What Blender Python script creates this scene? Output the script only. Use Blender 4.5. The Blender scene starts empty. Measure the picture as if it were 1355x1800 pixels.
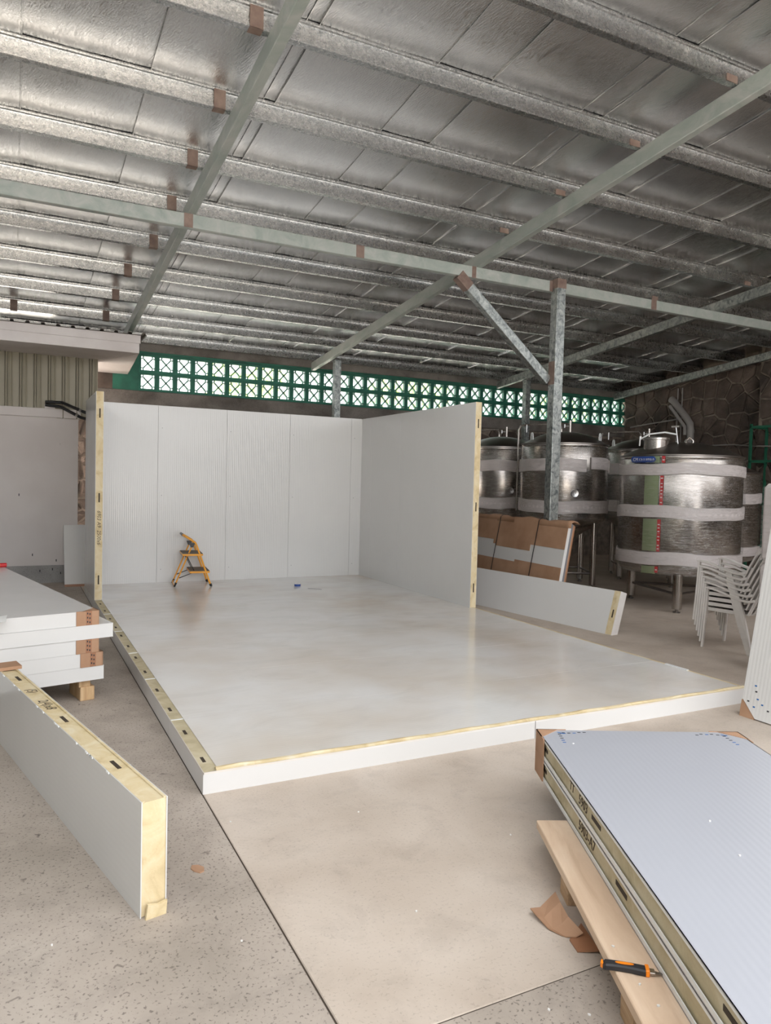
import bpy, bmesh, math, random
from mathutils import Vector, Matrix
random.seed(7)
PI = math.pi
C = bpy.context.scene.collection
S = bpy.context.scene

# ------------------------------------------------------------------ camera, world, light, exposure
CAM = Vector((-0.87483, -3.70994, 1.63429))
def cam_axes(yaw, pitch, roll):
    f = Vector((math.sin(yaw)*math.cos(pitch), math.cos(yaw)*math.cos(pitch), math.sin(pitch)))
    r = Vector((math.cos(yaw), -math.sin(yaw), 0)); u = r.cross(f)
    cr, sr = math.cos(roll), math.sin(roll)
    return cr*r + sr*u, -sr*r + cr*u, f
R_, U_, F_ = cam_axes(0.470326, -0.041940, 0.0254665)
cd = bpy.data.cameras.new('camera'); cam = bpy.data.objects.new('camera', cd); C.objects.link(cam)
m = Matrix(((R_.x, U_.x, -F_.x), (R_.y, U_.y, -F_.y), (R_.z, U_.z, -F_.z))).to_4x4()
m.translation = CAM; cam.matrix_world = m
cd.sensor_fit = 'VERTICAL'; cd.sensor_height = 36.0; cd.lens = 1288.78/1800*36.0
cd.clip_start = 0.05; cd.clip_end = 300
S.camera = cam

W = bpy.data.worlds.new('world'); S.world = W; W.use_nodes = True
wn = W.node_tree; wn.nodes.clear()
wo = wn.nodes.new('ShaderNodeOutputWorld'); wb = wn.nodes.new('ShaderNodeBackground')
wb.inputs['Color'].default_value = (0.97, 0.98, 1.0, 1); wb.inputs['Strength'].default_value = 2.2
wn.links.new(wb.outputs[0], wo.inputs[0])
sl = bpy.data.lights.new('sun', 'SUN'); sl.energy = 24.0; sl.angle = 0.01; sl.color = (1.0, 0.965, 0.93)
so = bpy.data.objects.new('sun', sl); C.objects.link(so)
so.rotation_euler = (math.radians(-24), math.radians(-6), 0)     # high sun behind the hall: lights the yard, not the roofed floor
S.view_settings.view_transform = 'Standard'; S.view_settings.look = 'None'
S.view_settings.gamma = 1.0; S.view_settings.use_curve_mapping = False
S.view_settings.exposure = 0.68

# ------------------------------------------------------------------ materials
def srgb(r, g, b):
    def f(c):
        c /= 255.0
        return c/12.92 if c <= 0.04045 else ((c+0.055)/1.055)**2.4
    return (f(r), f(g), f(b), 1)
class Mat:
    def __init__(s, name, col, rough=0.5, metal=0.0, spec=0.5):
        s.m = bpy.data.materials.new(name); s.m.use_nodes = True
        s.t = s.m.node_tree; s.b = s.t.nodes['Principled BSDF']
        s.b.inputs['Base Color'].default_value = col; s.b.inputs['Roughness'].default_value = rough
        s.b.inputs['Metallic'].default_value = metal; s.b.inputs['Specular IOR Level'].default_value = spec
        s.co = None; s.last = None
    def coords(s):
        if not s.co: s.co = s.t.nodes.new('ShaderNodeTexCoord')
        return s.co.outputs['Object']
    def mapped(s, scale=(1,1,1), rot=(0,0,0)):
        n = s.t.nodes.new('ShaderNodeMapping'); n.inputs['Scale'].default_value = scale; n.inputs['Rotation'].default_value = rot
        s.t.links.new(s.coords(), n.inputs['Vector']); return n.outputs[0]
    def noise(s, sc, detail=4, scale=(1,1,1), dist=0.0, rough=0.55):
        n = s.t.nodes.new('ShaderNodeTexNoise'); n.inputs['Scale'].default_value = sc; n.inputs['Detail'].default_value = detail
        n.inputs['Distortion'].default_value = dist; n.inputs['Roughness'].default_value = rough
        s.t.links.new(s.mapped(scale), n.inputs['Vector']); return n.outputs['Fac']
    def wave(s, sc, direction='X', dist=0.0, scale=(1,1,1)):
        n = s.t.nodes.new('ShaderNodeTexWave'); n.inputs['Scale'].default_value = sc; n.bands_direction = direction
        n.inputs['Distortion'].default_value = dist
        s.t.links.new(s.mapped(scale), n.inputs['Vector']); return n.outputs['Fac']
    def vor(s, sc, scale=(1,1,1), feature='F1'):
        n = s.t.nodes.new('ShaderNodeTexVoronoi'); n.inputs['Scale'].default_value = sc; n.feature = feature
        s.t.links.new(s.mapped(scale), n.inputs['Vector']); return n.outputs['Distance']
    def ramp(s, fac, stops):
        n = s.t.nodes.new('ShaderNodeValToRGB'); e = n.color_ramp.elements
        while len(e) < len(stops): e.new(0.5)
        for i, (p, c) in enumerate(stops): e[i].position = p; e[i].color = c
        s.t.links.new(fac, n.inputs[0]); return n.outputs[0]
    def mix(s, fac, a, b, mode='MIX'):
        n = s.t.nodes.new('ShaderNodeMix'); n.data_type = 'RGBA'; n.blend_type = mode
        for i, v in ((0, fac), (6, a), (7, b)):
            if hasattr(v, 'is_linked') or isinstance(v, bpy.types.NodeSocket): s.t.links.new(v, n.inputs[i])
            else: n.inputs[i].default_value = v
        return n.outputs[2]
    def color(s, sock): s.t.links.new(sock, s.b.inputs['Base Color']); return s
    def rough(s, fac, a, b):
        n = s.t.nodes.new('ShaderNodeMapRange'); n.inputs[3].default_value = a; n.inputs[4].default_value = b
        s.t.links.new(fac, n.inputs[0]); s.t.links.new(n.outputs[0], s.b.inputs['Roughness']); return s
    def bump(s, fac, strength=0.3, dist=0.01):
        n = s.t.nodes.new('ShaderNodeBump'); n.inputs['Strength'].default_value = strength; n.inputs['Distance'].default_value = dist
        s.t.links.new(fac, n.inputs['Height'])
        if s.last: s.t.links.new(s.last, n.inputs['Normal'])
        s.last = n.outputs[0]; s.t.links.new(s.last, s.b.inputs['Normal']); return s
G = lambda v: (v, v, v, 1)

def concrete(name, base, dark, light, pits=0.75, veins=0.5):
    M = Mat(name, base, 0.72, 0, 0.35)
    a = M.ramp(M.noise(1.6, 6, dist=0.3), [(0.3, dark), (0.5, base), (0.72, light)])
    sp = M.ramp(M.noise(80, 2), [(0.33, G(0.42)), (0.41, G(1)), (1, G(1))])
    c = M.mix(pits, a, sp, 'MULTIPLY')
    sp2 = M.ramp(M.noise(26, 2, dist=0.8), [(0.27, G(0.5)), (0.32, G(1)), (1, G(1))])
    c = M.mix(pits, c, sp2, 'MULTIPLY')
    st = M.ramp(M.noise(5, 5, dist=0.5, rough=0.7), [(0.34, G(0.84)), (0.5, G(1))])
    c = M.mix(veins, c, st, 'MULTIPLY')
    M.color(c); M.rough(M.noise(3, 4), 0.5, 0.85); M.bump(M.noise(80, 4), 0.3, 0.003)
    return M.m
mt = {}
mt['floor_new'] = concrete('warm_concrete', srgb(190,177,164), srgb(177,163,149), srgb(200,188,176), 0.25, 0.6)
mt['floor_old'] = concrete('grey_concrete', srgb(172,161,150), srgb(154,144,133), srgb(184,174,163), 0.85, 0.8)
mt['kerb'] = concrete('cement_render', srgb(150,148,146), srgb(128,127,126), srgb(166,164,162))
mt['beam_conc'] = concrete('beam_concrete', srgb(118,112,106), srgb(84,78,72), srgb(140,134,128))
M = Mat('outdoor_ground', srgb(205,198,188), 0.9); M.color(M.ramp(M.noise(0.8, 5), [(0.3, srgb(190,182,170)), (0.7, srgb(215,209,199))])); mt['ground'] = M.m

def whitesteel(name, col, rough=0.22, ribs=None, rib_strength=0.25, axis='X', pitch=0.03):
    M = Mat(name, col, rough, 0, 0.5)
    M.color(M.mix(0.5, col, M.ramp(M.noise(1.1, 4), [(0.3, tuple(c*0.93 for c in col[:3])+(1,)), (0.7, col)])))
    if ribs:
        # trapezoid micro ribs rolled into the sheet
        M.bump(M.wave(0.31416/pitch, axis), rib_strength, 0.002)
    M.bump(M.noise(2.2, 2), 0.05, 0.02)
    M.rough(M.noise(3, 3), rough*0.85, rough*1.3)
    return M.m
WH = srgb(214, 213, 211)
mt['white'] = whitesteel('white_steel_skin', WH, 0.20)
mt['ribx'] = whitesteel('white_ribbed_skin_x', WH, 0.15, True, 0.40, 'X', 0.028)
mt['riby'] = whitesteel('white_ribbed_skin_y', WH, 0.15, True, 0.30, 'Y', 0.028)
mt['faintz'] = whitesteel('white_skin_faint_z', WH, 0.2, True, 0.05, 'Z', 0.028)
mt['faintx'] = whitesteel('white_skin_faint_x', WH, 0.2, True, 0.07, 'X', 0.028)
mt['bluefilm'] = whitesteel('blue_filmed_skin', srgb(171,173,180), 0.3, True, 0.14, 'X', 0.028)
mt['floorskin'] = whitesteel('white_floor_skin', srgb(205,207,207), 0.16, True, 0.05, 'X', 0.032)
# scuffs on the walked floor skin
M = Mat('walked_floor_skin', srgb(203,205,205), 0.18)
d = M.ramp(M.noise(1.7, 8, (0.8, 1.6, 1), 1.5, 0.65), [(0.25, G(0.90)), (0.5, G(0.985)), (0.7, G(1))])
d2 = M.ramp(M.noise(0.8, 3), [(0.3, srgb(238,228,216)), (0.6, G(1))])
M.color(M.mix(1.0, M.mix(1.0, srgb(224,222,219), d, 'MULTIPLY'), d2, 'MULTIPLY'))
M.rough(M.noise(1.5, 4, (1,2,1), 0.6), 0.10, 0.22); M.bump(M.wave(10, 'Y'), 0.05, 0.002); M.bump(M.noise(1.5, 2), 0.06, 0.02)
mt['floorskin'] = M.m
mt['lip'] = Mat('bare_skin_edge', srgb(226,228,228), 0.3).m
M = Mat('polyurethane_foam', srgb(226,203,150), 0.8, 0, 0.2)
M.color(M.ramp(M.noise(7, 6, dist=1.0), [(0.28, srgb(186,166,128)), (0.45, srgb(208,190,152)), (0.62, srgb(216,202,170)), (0.8, srgb(222,214,194))]))
M.bump(M.noise(60, 4), 0.5, 0.004); M.bump(M.noise(12, 3), 0.25, 0.01); mt['foam'] = M.m
M = Mat('aged_foam', srgb(200,190,150), 0.75, 0, 0.25)
M.color(M.ramp(M.noise(6, 6, dist=1.0), [(0.28, srgb(170,158,128)), (0.5, srgb(192,180,150)), (0.75, srgb(208,199,174))]))
M.bump(M.noise(50, 4), 0.4, 0.004); mt['foam_old'] = M.m
mt['slot'] = Mat('slot_dark', srgb(60,50,40), 0.8).m
mt['ink'] = Mat('marker_ink', srgb(66,52,40), 0.7).m
mt['blueink'] = Mat('blue_print', srgb(40,100,165), 0.6).m
mt['blackink'] = Mat('black_print', srgb(45,45,50), 0.6).m

M = Mat('aluminium_foil', srgb(212,212,212), 0.2, 1.0)
M.bump(M.noise(1.6, 2, (1, 0.4, 1)), 0.5, 0.05)
M.bump(M.noise(24, 6, (1.6, 0.6, 1), 2.5, 0.65), 0.5, 0.006); M.bump(M.wave(30, 'DIAGONAL', 6.0, (1, 0.4, 1)), 0.10, 0.003)
M.rough(M.noise(3, 4), 0.13, 0.22); mt['foil'] = M.m
M = Mat('galvanised_purlin', srgb(186,188,188), 0.28, 1.0)
M.color(M.ramp(M.noise(38, 5, (1, 1, 1.3), 1.4, 0.65), [(0.36, srgb(160,163,164)), (0.5, srgb(190,192,192)), (0.64, srgb(216,216,215))]))
M.rough(M.noise(30, 5, dist=1.0), 0.2, 0.36); M.bump(M.noise(38, 5, (1,1,1.3), 1.4, 0.65), 0.35, 0.004); mt['galv'] = M.m
M = Mat('galvanised_post', srgb(168,172,170), 0.45, 0.85)
g = M.ramp(M.noise(16, 6, (1, 1, 0.8), 0.8, 0.7), [(0.36, srgb(112,118,118)), (0.5, srgb(160,165,163)), (0.66, srgb(196,199,196))])
M.color(g); M.bump(M.noise(30, 4), 0.15, 0.004); mt['post'] = M.m
M = Mat('rafter_green_grey', srgb(158,176,164), 0.4, 0.1)
g = M.ramp(M.noise(3.5, 8, (1, 0.5, 1), 1.5, 0.65), [(0.3, srgb(140,152,145)), (0.48, srgb(158,165,160)), (0.66, srgb(174,177,173))])
M.color(g); M.bump(M.noise(30, 4), 0.12, 0.004); mt['rafter'] = M.m
M = Mat('brown_primer', srgb(136,112,100), 0.75); M.color(M.ramp(M.noise(9, 5), [(0.3, srgb(108,88,80)), (0.7, srgb(142,124,114))])); mt['primer'] = M.m
M = Mat('green_wall_paint', srgb(38,128,104), 0.6); M.color(M.ramp(M.noise(3, 6), [(0.3, srgb(22,84,68)), (0.7, srgb(40,118,96))])); M.bump(M.noise(25, 4), 0.2, 0.005); mt['green'] = M.m
M = Mat('olive_siding_paint', srgb(142,136,116), 0.42, 0.1); M.color(M.ramp(M.noise(1.2, 5), [(0.3, srgb(116,109,90)), (0.7, srgb(134,127,108))])); mt['olive'] = M.m
M = Mat('white_house_render', srgb(206,200,197), 0.7)
M.color(M.mix(1.0, M.ramp(M.noise(0.8, 5), [(0.3, srgb(196,188,184)), (0.7, srgb(212,206,203))]), M.ramp(M.noise(9, 7, rough=0.8), [(0.27, G(0.72)), (0.34, G(1))]), 'MULTIPLY')); M.bump(M.noise(20, 4), 0.1, 0.004); mt['render'] = M.m
M = Mat('eave_white', srgb(206,198,196), 0.5); M.color(M.ramp(M.noise(2, 6), [(0.3, srgb(192,184,181)), (0.7, srgb(212,206,204))])); mt['eave'] = M.m
mt['roofbrown'] = Mat('roof_sheet_grey', srgb(96,90,84), 0.5, 0.3).m
M = Mat('basalt_stone', srgb(88,76,68), 0.85)
M.color(M.ramp(M.noise(1.7, 7), [(0.28, srgb(52,45,41)), (0.5, srgb(92,80,72)), (0.75, srgb(126,112,102))])); M.bump(M.noise(18, 6), 0.7, 0.02); mt['stone'] = M.m
M = Mat('mortar', srgb(128,116,104), 0.9); M.color(M.ramp(M.noise(8, 5), [(0.3, srgb(96,86,78)), (0.7, srgb(146,134,122))])); M.bump(M.noise(40, 5), 0.5, 0.01); mt['mortar'] = M.m
mt['blackrub'] = Mat('black_rubber', srgb(26,26,27), 0.5).m
mt['chrome'] = Mat('zinc_coupler', srgb(190,190,190), 0.3, 1).m
M = Mat('brushed_stainless', srgb(176,170,164), 0.22, 1.0)
M.color(M.ramp(M.noise(2, 3), [(0.3, srgb(160,154,148)), (0.7, srgb(188,182,177))]))
M.rough(M.noise(40, 3, (1, 1, 12)), 0.16, 0.34); M.bump(M.noise(3, 2), 0.06, 0.03); mt['steel'] = M.m
mt['steel_dark'] = Mat('dull_stainless', srgb(140,134,130), 0.34, 1.0).m
M = Mat('white_foam_wrap', srgb(214,206,204), 0.75); M.bump(M.noise(14, 4), 0.15, 0.01); mt['wrapfoam'] = M.m
# stretch film: real thin clear film, wrinkled
fm = bpy.data.materials.new('stretch_film'); fm.use_nodes = True; t = fm.node_tree; t.nodes.clear()
o = t.nodes.new('ShaderNodeOutputMaterial'); mx = t.nodes.new('ShaderNodeMixShader'); tr = t.nodes.new('ShaderNodeBsdfTransparent'); gl = t.nodes.new('ShaderNodeBsdfGlossy')
tr.inputs[0].default_value = (0.93,0.93,0.93,1); gl.inputs['Roughness'].default_value = 0.12; gl.inputs[0].default_value = (0.95,0.95,0.95,1)
tc = t.nodes.new('ShaderNodeTexCoord'); mp = t.nodes.new('ShaderNodeMapping'); mp.inputs['Scale'].default_value = (2.2, 2.2, 16)
mp.inputs['Rotation'].default_value = (0.12, 0.05, 0)
nz = t.nodes.new('ShaderNodeTexNoise'); nz.inputs['Scale'].default_value = 3; nz.inputs['Detail'].default_value = 6; nz.inputs['Distortion'].default_value = 1.2
t.links.new(tc.outputs['Object'], mp.inputs[0]); t.links.new(mp.outputs[0], nz.inputs[0])
bp = t.nodes.new('ShaderNodeBump'); bp.inputs['Strength'].default_value = 0.9; bp.inputs['Distance'].default_value = 0.03
t.links.new(nz.outputs['Fac'], bp.inputs['Height']); t.links.new(bp.outputs[0], gl.inputs['Normal'])
mr = t.nodes.new('ShaderNodeValToRGB'); mr.color_ramp.elements[0].position = 0.42; mr.color_ramp.elements[0].color = G(0.03)
mr.color_ramp.elements[1].position = 0.68; mr.color_ramp.elements[1].color = G(0.30)
t.links.new(nz.outputs['Fac'], mr.inputs[0]); t.links.new(mr.outputs[0], mx.inputs[0])
t.links.new(tr.outputs[0], mx.inputs[1]); t.links.new(gl.outputs[0], mx.inputs[2]); t.links.new(mx.outputs[0], o.inputs[0]); mt['film'] = fm
M = Mat('cardboard', srgb(176,134,104), 0.8, 0, 0.2); M.color(M.ramp(M.noise(3, 5), [(0.3, srgb(158,122,96)), (0.7, srgb(180,145,118))])); M.bump(M.wave(60, 'X'), 0.06, 0.002); mt['card'] = M.m
mt['card_dark'] = Mat('brown_tape', srgb(150,106,78), 0.35).m
def wood(name, a, b, c, ax=(1, 8, 8)):
    M = Mat(name, b, 0.65, 0, 0.3)
    g = M.ramp(M.noise(2.2, 7, ax, 1.2), [(0.3, a), (0.5, b), (0.72, c)])
    k = M.ramp(M.vor(3.1, (1, 1.7, 1)), [(0.02, srgb(110,80,55)), (0.07, G(1))])
    M.color(M.mix(0.8, g, k, 'MULTIPLY')); M.bump(M.noise(12, 5, ax), 0.25, 0.004); return M.m
mt['wood'] = wood('pallet_pine', srgb(200,172,146), srgb(214,188,162), srgb(224,202,178), (5, 0.8, 5))
mt['wood_side'] = wood('pallet_side', srgb(160,128,98), srgb(188,156,122), srgb(204,176,144), (8, 1, 8))
mt['timber'] = wood('timber_block', srgb(172,136,98), srgb(196,164,124), srgb(210,182,146), (8, 8, 1))
mt['orange'] = Mat('orange_enamel', srgb(232,160,52), 0.35).m
mt['tread'] = Mat('grey_tread', srgb(110,102,92), 0.8).m
M = Mat('white_plastic', srgb(222,217,213), 0.45); M.color(M.ramp(M.noise(4, 5), [(0.3, srgb(214,208,203)), (0.7, srgb(228,224,220))])); mt['plastic'] = M.m
mt['pvc'] = Mat('grey_pvc', srgb(150,146,142), 0.45).m
mt['rackgreen'] = Mat('green_rack_paint', srgb(30,96,72), 0.5).m
mt['red'] = Mat('red_paint', srgb(196,40,44), 0.45).m
mt['blue'] = Mat('blue_label', srgb(30,66,140), 0.4).m
mt['paper'] = Mat('paper', srgb(222,221,218), 0.7).m
mt['greenfilm'] = Mat('green_tinted_film', srgb(158,172,134), 0.35, 0.4).m
mt['greyboard'] = Mat('grey_board', srgb(120,120,124), 0.5).m
mt['knifeblack'] = Mat('knife_rubber', srgb(38,38,42), 0.55).m
mt['knifeorange'] = Mat('knife_orange', srgb(246,138,24), 0.4).m
mt['strap'] = Mat('strap_black', srgb(34,34,36), 0.4).m
M = Mat('leaf', srgb(120,160,60), 0.6); M.color(M.ramp(M.noise(3, 3), [(0.3, srgb(150,190,90)), (0.7, srgb(214,232,150))])); mt['leaf'] = M.m
M = Mat('hedge', srgb(70,92,50), 0.9); M.color(M.ramp(M.noise(6, 6), [(0.3, srgb(34,44,28)), (0.7, srgb(72,84,56))])); M.bump(M.noise(14, 5), 1.0, 0.08); mt['hedge'] = M.m
M = Mat('dark_ground', srgb(58,57,56), 0.9); M.bump(M.noise(60, 4), 0.4, 0.01); mt['dark_ground'] = M.m  # dark grey for the added ground, so it bounces little light
mt['bark'] = Mat('bark', srgb(90,75,60), 0.9).m
mt['rust'] = Mat('roof_outer', srgb(150,150,150), 0.5, 0.5).m

# ------------------------------------------------------------------ mesh helpers
class MB:
    def __init__(s): s.v = []; s.f = []; s.mi = []; s.sm = []
    def add(s, vs, fs, mi=0, smooth=False, M=None):
        k = len(s.v)
        s.v += [tuple(M @ Vector(p)) if M else tuple(p) for p in vs]
        for f in fs: s.f.append([i+k for i in f]); s.mi.append(mi); s.sm.append(smooth)
        return s
    def box(s, x0, x1, y0, y1, z0, z1, mi=0, M=None):
        vs = [(x0,y0,z0),(x1,y0,z0),(x1,y1,z0),(x0,y1,z0),(x0,y0,z1),(x1,y0,z1),(x1,y1,z1),(x0,y1,z1)]
        return s.add(vs, [(0,3,2,1),(4,5,6,7),(0,1,5,4),(1,2,6,5),(2,3,7,6),(3,0,4,7)], mi, False, M)
    def prism(s, poly, z0, z1, mi=0, M=None):
        n = len(poly); vs = [(x,y,z0) for x,y in poly]+[(x,y,z1) for x,y in poly]
        fs = [tuple(range(n-1,-1,-1)), tuple(range(n,2*n))]+[(i,(i+1)%n,(i+1)%n+n,i+n) for i in range(n)]
        return s.add(vs, fs, mi, False, M)
    def tube(s, pts, r, seg=10, mi=0, caps=True, M=None):
        pts = [Vector(p) for p in pts]; rings = []; n = len(pts)
        rr = r if isinstance(r, (list, tuple)) else [r]*n
        ref = None
        for i, p in enumerate(pts):
            t = (pts[min(i+1,n-1)]-pts[max(i-1,0)]).normalized()
            if ref is None: ref = Vector((0,0,1)) if abs(t.z) < 0.9 else Vector((1,0,0))
            a = t.cross(ref).normalized(); b = a.cross(t).normalized(); ref = b
            rings.append([p + a*math.cos(2*PI*k/seg)*rr[i] + b*math.sin(2*PI*k/seg)*rr[i] for k in range(seg)])
        vs = [q for g in rings for q in g]
        fs = [(i*seg+k, i*seg+(k+1)%seg, (i+1)*seg+(k+1)%seg, (i+1)*seg+k) for i in range(n-1) for k in range(seg)]
        s.add(vs, fs, mi, True, M)
        if caps: s.add(rings[0], [tuple(range(seg))], mi, False, M); s.add(rings[-1], [tuple(range(seg-1,-1,-1))], mi, False, M)
        return s
    def sweep(s, pts, w, h, side=(1,0,0), mi=0, M=None):
        pts = [Vector(p) for p in pts]; n = len(pts); side = Vector(side).normalized(); vs = []
        ws = w if isinstance(w,(list,tuple)) else [w]*n; hs = h if isinstance(h,(list,tuple)) else [h]*n
        for i, p in enumerate(pts):
            t = (pts[min(i+1,n-1)]-pts[max(i-1,0)]).normalized(); u = side.cross(t).normalized()
            for a, b in ((-1,-1),(1,-1),(1,1),(-1,1)): vs.append(p + side*a*ws[i]/2 + u*b*hs[i]/2)
        fs = [(i*4+k, i*4+(k+1)%4, (i+1)*4+(k+1)%4, (i+1)*4+k) for i in range(n-1) for k in range(4)]
        fs += [(3,2,1,0), tuple((n-1)*4+k for k in range(4))]
        return s.add(vs, fs, mi, False, M)
    def lathe(s, prof, seg=48, mi=0, smooth=True, M=None, a0=0, a1=2*PI):
        full = abs(a1-a0-2*PI) < 1e-6; ns = seg if full else seg+1; vs = []
        for k in range(ns):
            a = a0+(a1-a0)*k/seg
            for r, z in prof: vs.append((r*math.cos(a), r*math.sin(a), z))
        n = len(prof); fs = []
        for k in range(seg):
            k2 = (k+1) % ns
            for i in range(n-1): fs.append((k*n+i, k2*n+i, k2*n+i+1, k*n+i+1))
        return s.add(vs, fs, mi, smooth, M)
    def build(s, name, mats, parent=None, bevel=0, loc=None, autosmooth=False):
        me = bpy.data.meshes.new(name); me.from_pydata(s.v, [], s.f)
        mats = mats if isinstance(mats, (list, tuple)) else [mats]
        for q in mats: me.materials.append(mt[q] if isinstance(q, str) else q)
        me.polygons.foreach_set('material_index', s.mi); me.polygons.foreach_set('use_smooth', s.sm)
        bm = bmesh.new(); bm.from_mesh(me); bmesh.ops.remove_doubles(bm, verts=bm.verts, dist=1e-5); bmesh.ops.recalc_face_normals(bm, faces=bm.faces)
        if bevel:
            bmesh.ops.bevel(bm, geom=[e for e in bm.edges if len(e.link_faces) == 2 and e.calc_face_angle(0) > 0.5], offset=bevel, segments=1, affect='EDGES', profile=0.5)
        bm.to_mesh(me); bm.free(); me.update()
        if any(s.sm): me.set_sharp_from_angle(angle=0.75)
        ob = bpy.data.objects.new(name, me); C.objects.link(ob)
        if parent: ob.parent = parent
        if loc: ob.location = loc
        return ob
def empty(name, loc=(0,0,0), rz=0):
    o = bpy.data.objects.new(name, None); C.objects.link(o); o.location = loc; o.rotation_euler = (0,0,rz); o.empty_display_size = 0.1
    return o
def tag(o, label, cat=None, group=None):
    o['label'] = label
    if cat: o['category'] = cat
    if group: o['group'] = group
    return o
def struct(o, label=None):
    o['kind'] = 'structure'
    if label: o['label'] = label
    return o
def copy_tree(o, parent=None):
    c = o.copy(); C.objects.link(c); c.parent = parent
    for ch in list(o.children): copy_tree(ch, c)
    return c
def text(body, size, M, parent, name='lettering', mat='ink', ext=0.0006, shear=0.0, sx=1.0):
    cu = bpy.data.curves.new(name, 'FONT'); cu.body = body; cu.size = size; cu.extrude = ext; cu.shear = shear
    cu.align_x = 'CENTER'; cu.align_y = 'CENTER'; cu.resolution_u = 2
    t = bpy.data.objects.new('tmp', cu); C.objects.link(t)
    dg = bpy.context.evaluated_depsgraph_get(); me = bpy.data.meshes.new_from_object(t.evaluated_get(dg))
    bpy.data.objects.remove(t); me.materials.clear(); me.materials.append(mt[mat])
    o = bpy.data.objects.new(name, me); C.objects.link(o); me.transform(M @ Matrix.Diagonal((sx,1,1,1))); o.parent = parent
    return o
def basis(o, x, y):
    x = Vector(x).normalized(); y = Vector(y).normalized(); z = x.cross(y)
    return Matrix(((x.x,y.x,z.x,o[0]),(x.y,y.y,z.y,o[1]),(x.z,y.z,z.z,o[2]),(0,0,0,1)))

# ------------------------------------------------------------------ setting: ground and floor
g = MB().box(-60, 60, -60, 60, -0.30, -0.22).build('ground', 'ground'); struct(g)
fl = empty('floor'); struct(fl)
MB().box(-4.0, -0.0025, -9.0, 8.22, -0.2, 0.0).build('concrete_slab', 'floor_old', fl, 0.004)
MB().box(0.0025, 12.3, -9.0, -1.883, -0.2, 0.0).build('concrete_slab', 'floor_old', fl, 0.003)
MB().box(0.0, 12.3, -1.885, -1.878, -0.2, -0.003).build('joint', 'slot', fl)
MB().box(0.0025, 12.3, -1.88, 9.6, -0.2, 0.0).build('concrete_slab', 'floor_new', fl, 0.004)
MB().box(-0.003, 0.003, -9.0, 8.22, -0.2, -0.003).build('joint', 'slot', fl)
MB().box(-4.0, 0.0, 8.2, 9.6, -0.2, -0.01).build('concrete_slab', 'floor_old', fl)

# ------------------------------------------------------------------ roof
SL = 0.10418
def zr(y): return 3.753 + SL*(9.177 - y)          # underside of the rafters
RX = [0.696, 4.197, 8.50, 11.90]; RW = 0.08; RH = 0.150; PH = 0.167
XA, XB, YA, YB = -3.3, 12.35, -2.1, 9.62
roof = empty('ceiling'); struct(roof)
PY = [0.34 - i*1.004 for i in range(2, 0, -1)] + [0.34, 1.34, 2.345, 3.32, 4.29, 5.33, 6.35, 7.36, 8.37, 9.36]
for y in PY:
    zb = zr(y) + RH; b = MB(); x0, x1 = XA, XB
    # C section: rolled web facing the open front, flanges pointing back
    web = [(0.062,0.020),(0.062,0.0),(0.0,0.0),(-0.004,0.004),(-0.001,0.022),(0.006,0.055),(0.010,0.085),(0.010,0.118),(0.006,0.134),(-0.006,0.140),(-0.008,0.150),(-0.004,0.162),(0.0,PH),(0.062,PH),(0.062,PH-0.02)]
    for q in range(len(web)-1):
        (ya, za), (yb, zc) = web[q], web[q+1]
        b.add([(x0,y+ya,zb+za),(x1,y+ya,zb+za),(x1,y+yb,zb+zc),(x0,y+yb,zb+zc)], [(0,1,2,3)], 0, 3 <= q <= 8)
    b.build('purlin', 'galv', roof)
# foil sheets between seams, slightly overlapping and sagging
seams = [XA]+[-2.7,-1.78,-0.83,0.07,0.97,1.07,2.06,2.56,3.5,3.74,4.55,5.0,5.95,6.5,7.4,7.65,8.7,9.4,10.35,10.7,11.6,XB]
rng = random.Random(3)
for i in range(len(seams)-1):
    a, c = seams[i], seams[i+1]; nx = max(2, int((c-a)/0.15)); ny = 72; off = 0.004*(i % 2); vs = []
    for jy in range(ny+1):
        y = YA + (YB-YA)*jy/ny
        for jx in range(nx+1):
            x = a + (c-a+0.002)*jx/nx
            # sheet is draped over the purlins: sags between them
            d = min(abs(y-p-0.03) for p in PY); sag = -0.018*math.sin(min(d,0.5)/0.5*PI/2)
            vs.append((x, y, zr(y)+RH+PH+0.004+off+sag + (rng.random()-0.5)*0.003 + (0.010 if jx in (0,nx) else 0)*math.sin(min(d,0.5)*PI)))
    fs = [(j*(nx+1)+k, j*(nx+1)+k+1, (j+1)*(nx+1)+k+1, (j+1)*(nx+1)+k) for j in range(ny) for k in range(nx)]
    fb = MB().add(vs, fs, 0, True)
    # turned-down hem along the lapped edge
    hv = []
    for jy in range(ny+1): p = vs[jy*(nx+1)]; hv += [(p[0], p[1], p[2]+0.002), (p[0]-0.001, p[1], p[2]-0.013), (p[0]-0.006, p[1], p[2]-0.012)]
    fb.add(hv, [(3*q+e, 3*q+3+e, 3*q+4+e, 3*q+1+e) for q in range(ny) for e in (0, 1)])
    fb.build('foil_sheet', 'foil', roof)
b2 = MB(); b2.add([(XA-.3,YA-.2,zr(YA)+0.40),(XB+.3,YA-.2,zr(YA)+0.40),(XB+.3,YB+.3,zr(YB)+0.40),(XA-.3,YB+.3,zr(YB)+0.40),
      (XA-.3,YA-.2,zr(YA)+0.42),(XB+.3,YA-.2,zr(YA)+0.42),(XB+.3,YB+.3,zr(YB)+0.42),(XA-.3,YB+.3,zr(YB)+0.42)],
      [(0,3,2,1),(4,5,6,7),(0,1,5,4),(1,2,6,5),(2,3,7,6),(3,0,4,7)]).build('roof_sheet', 'rust', roof)
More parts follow.
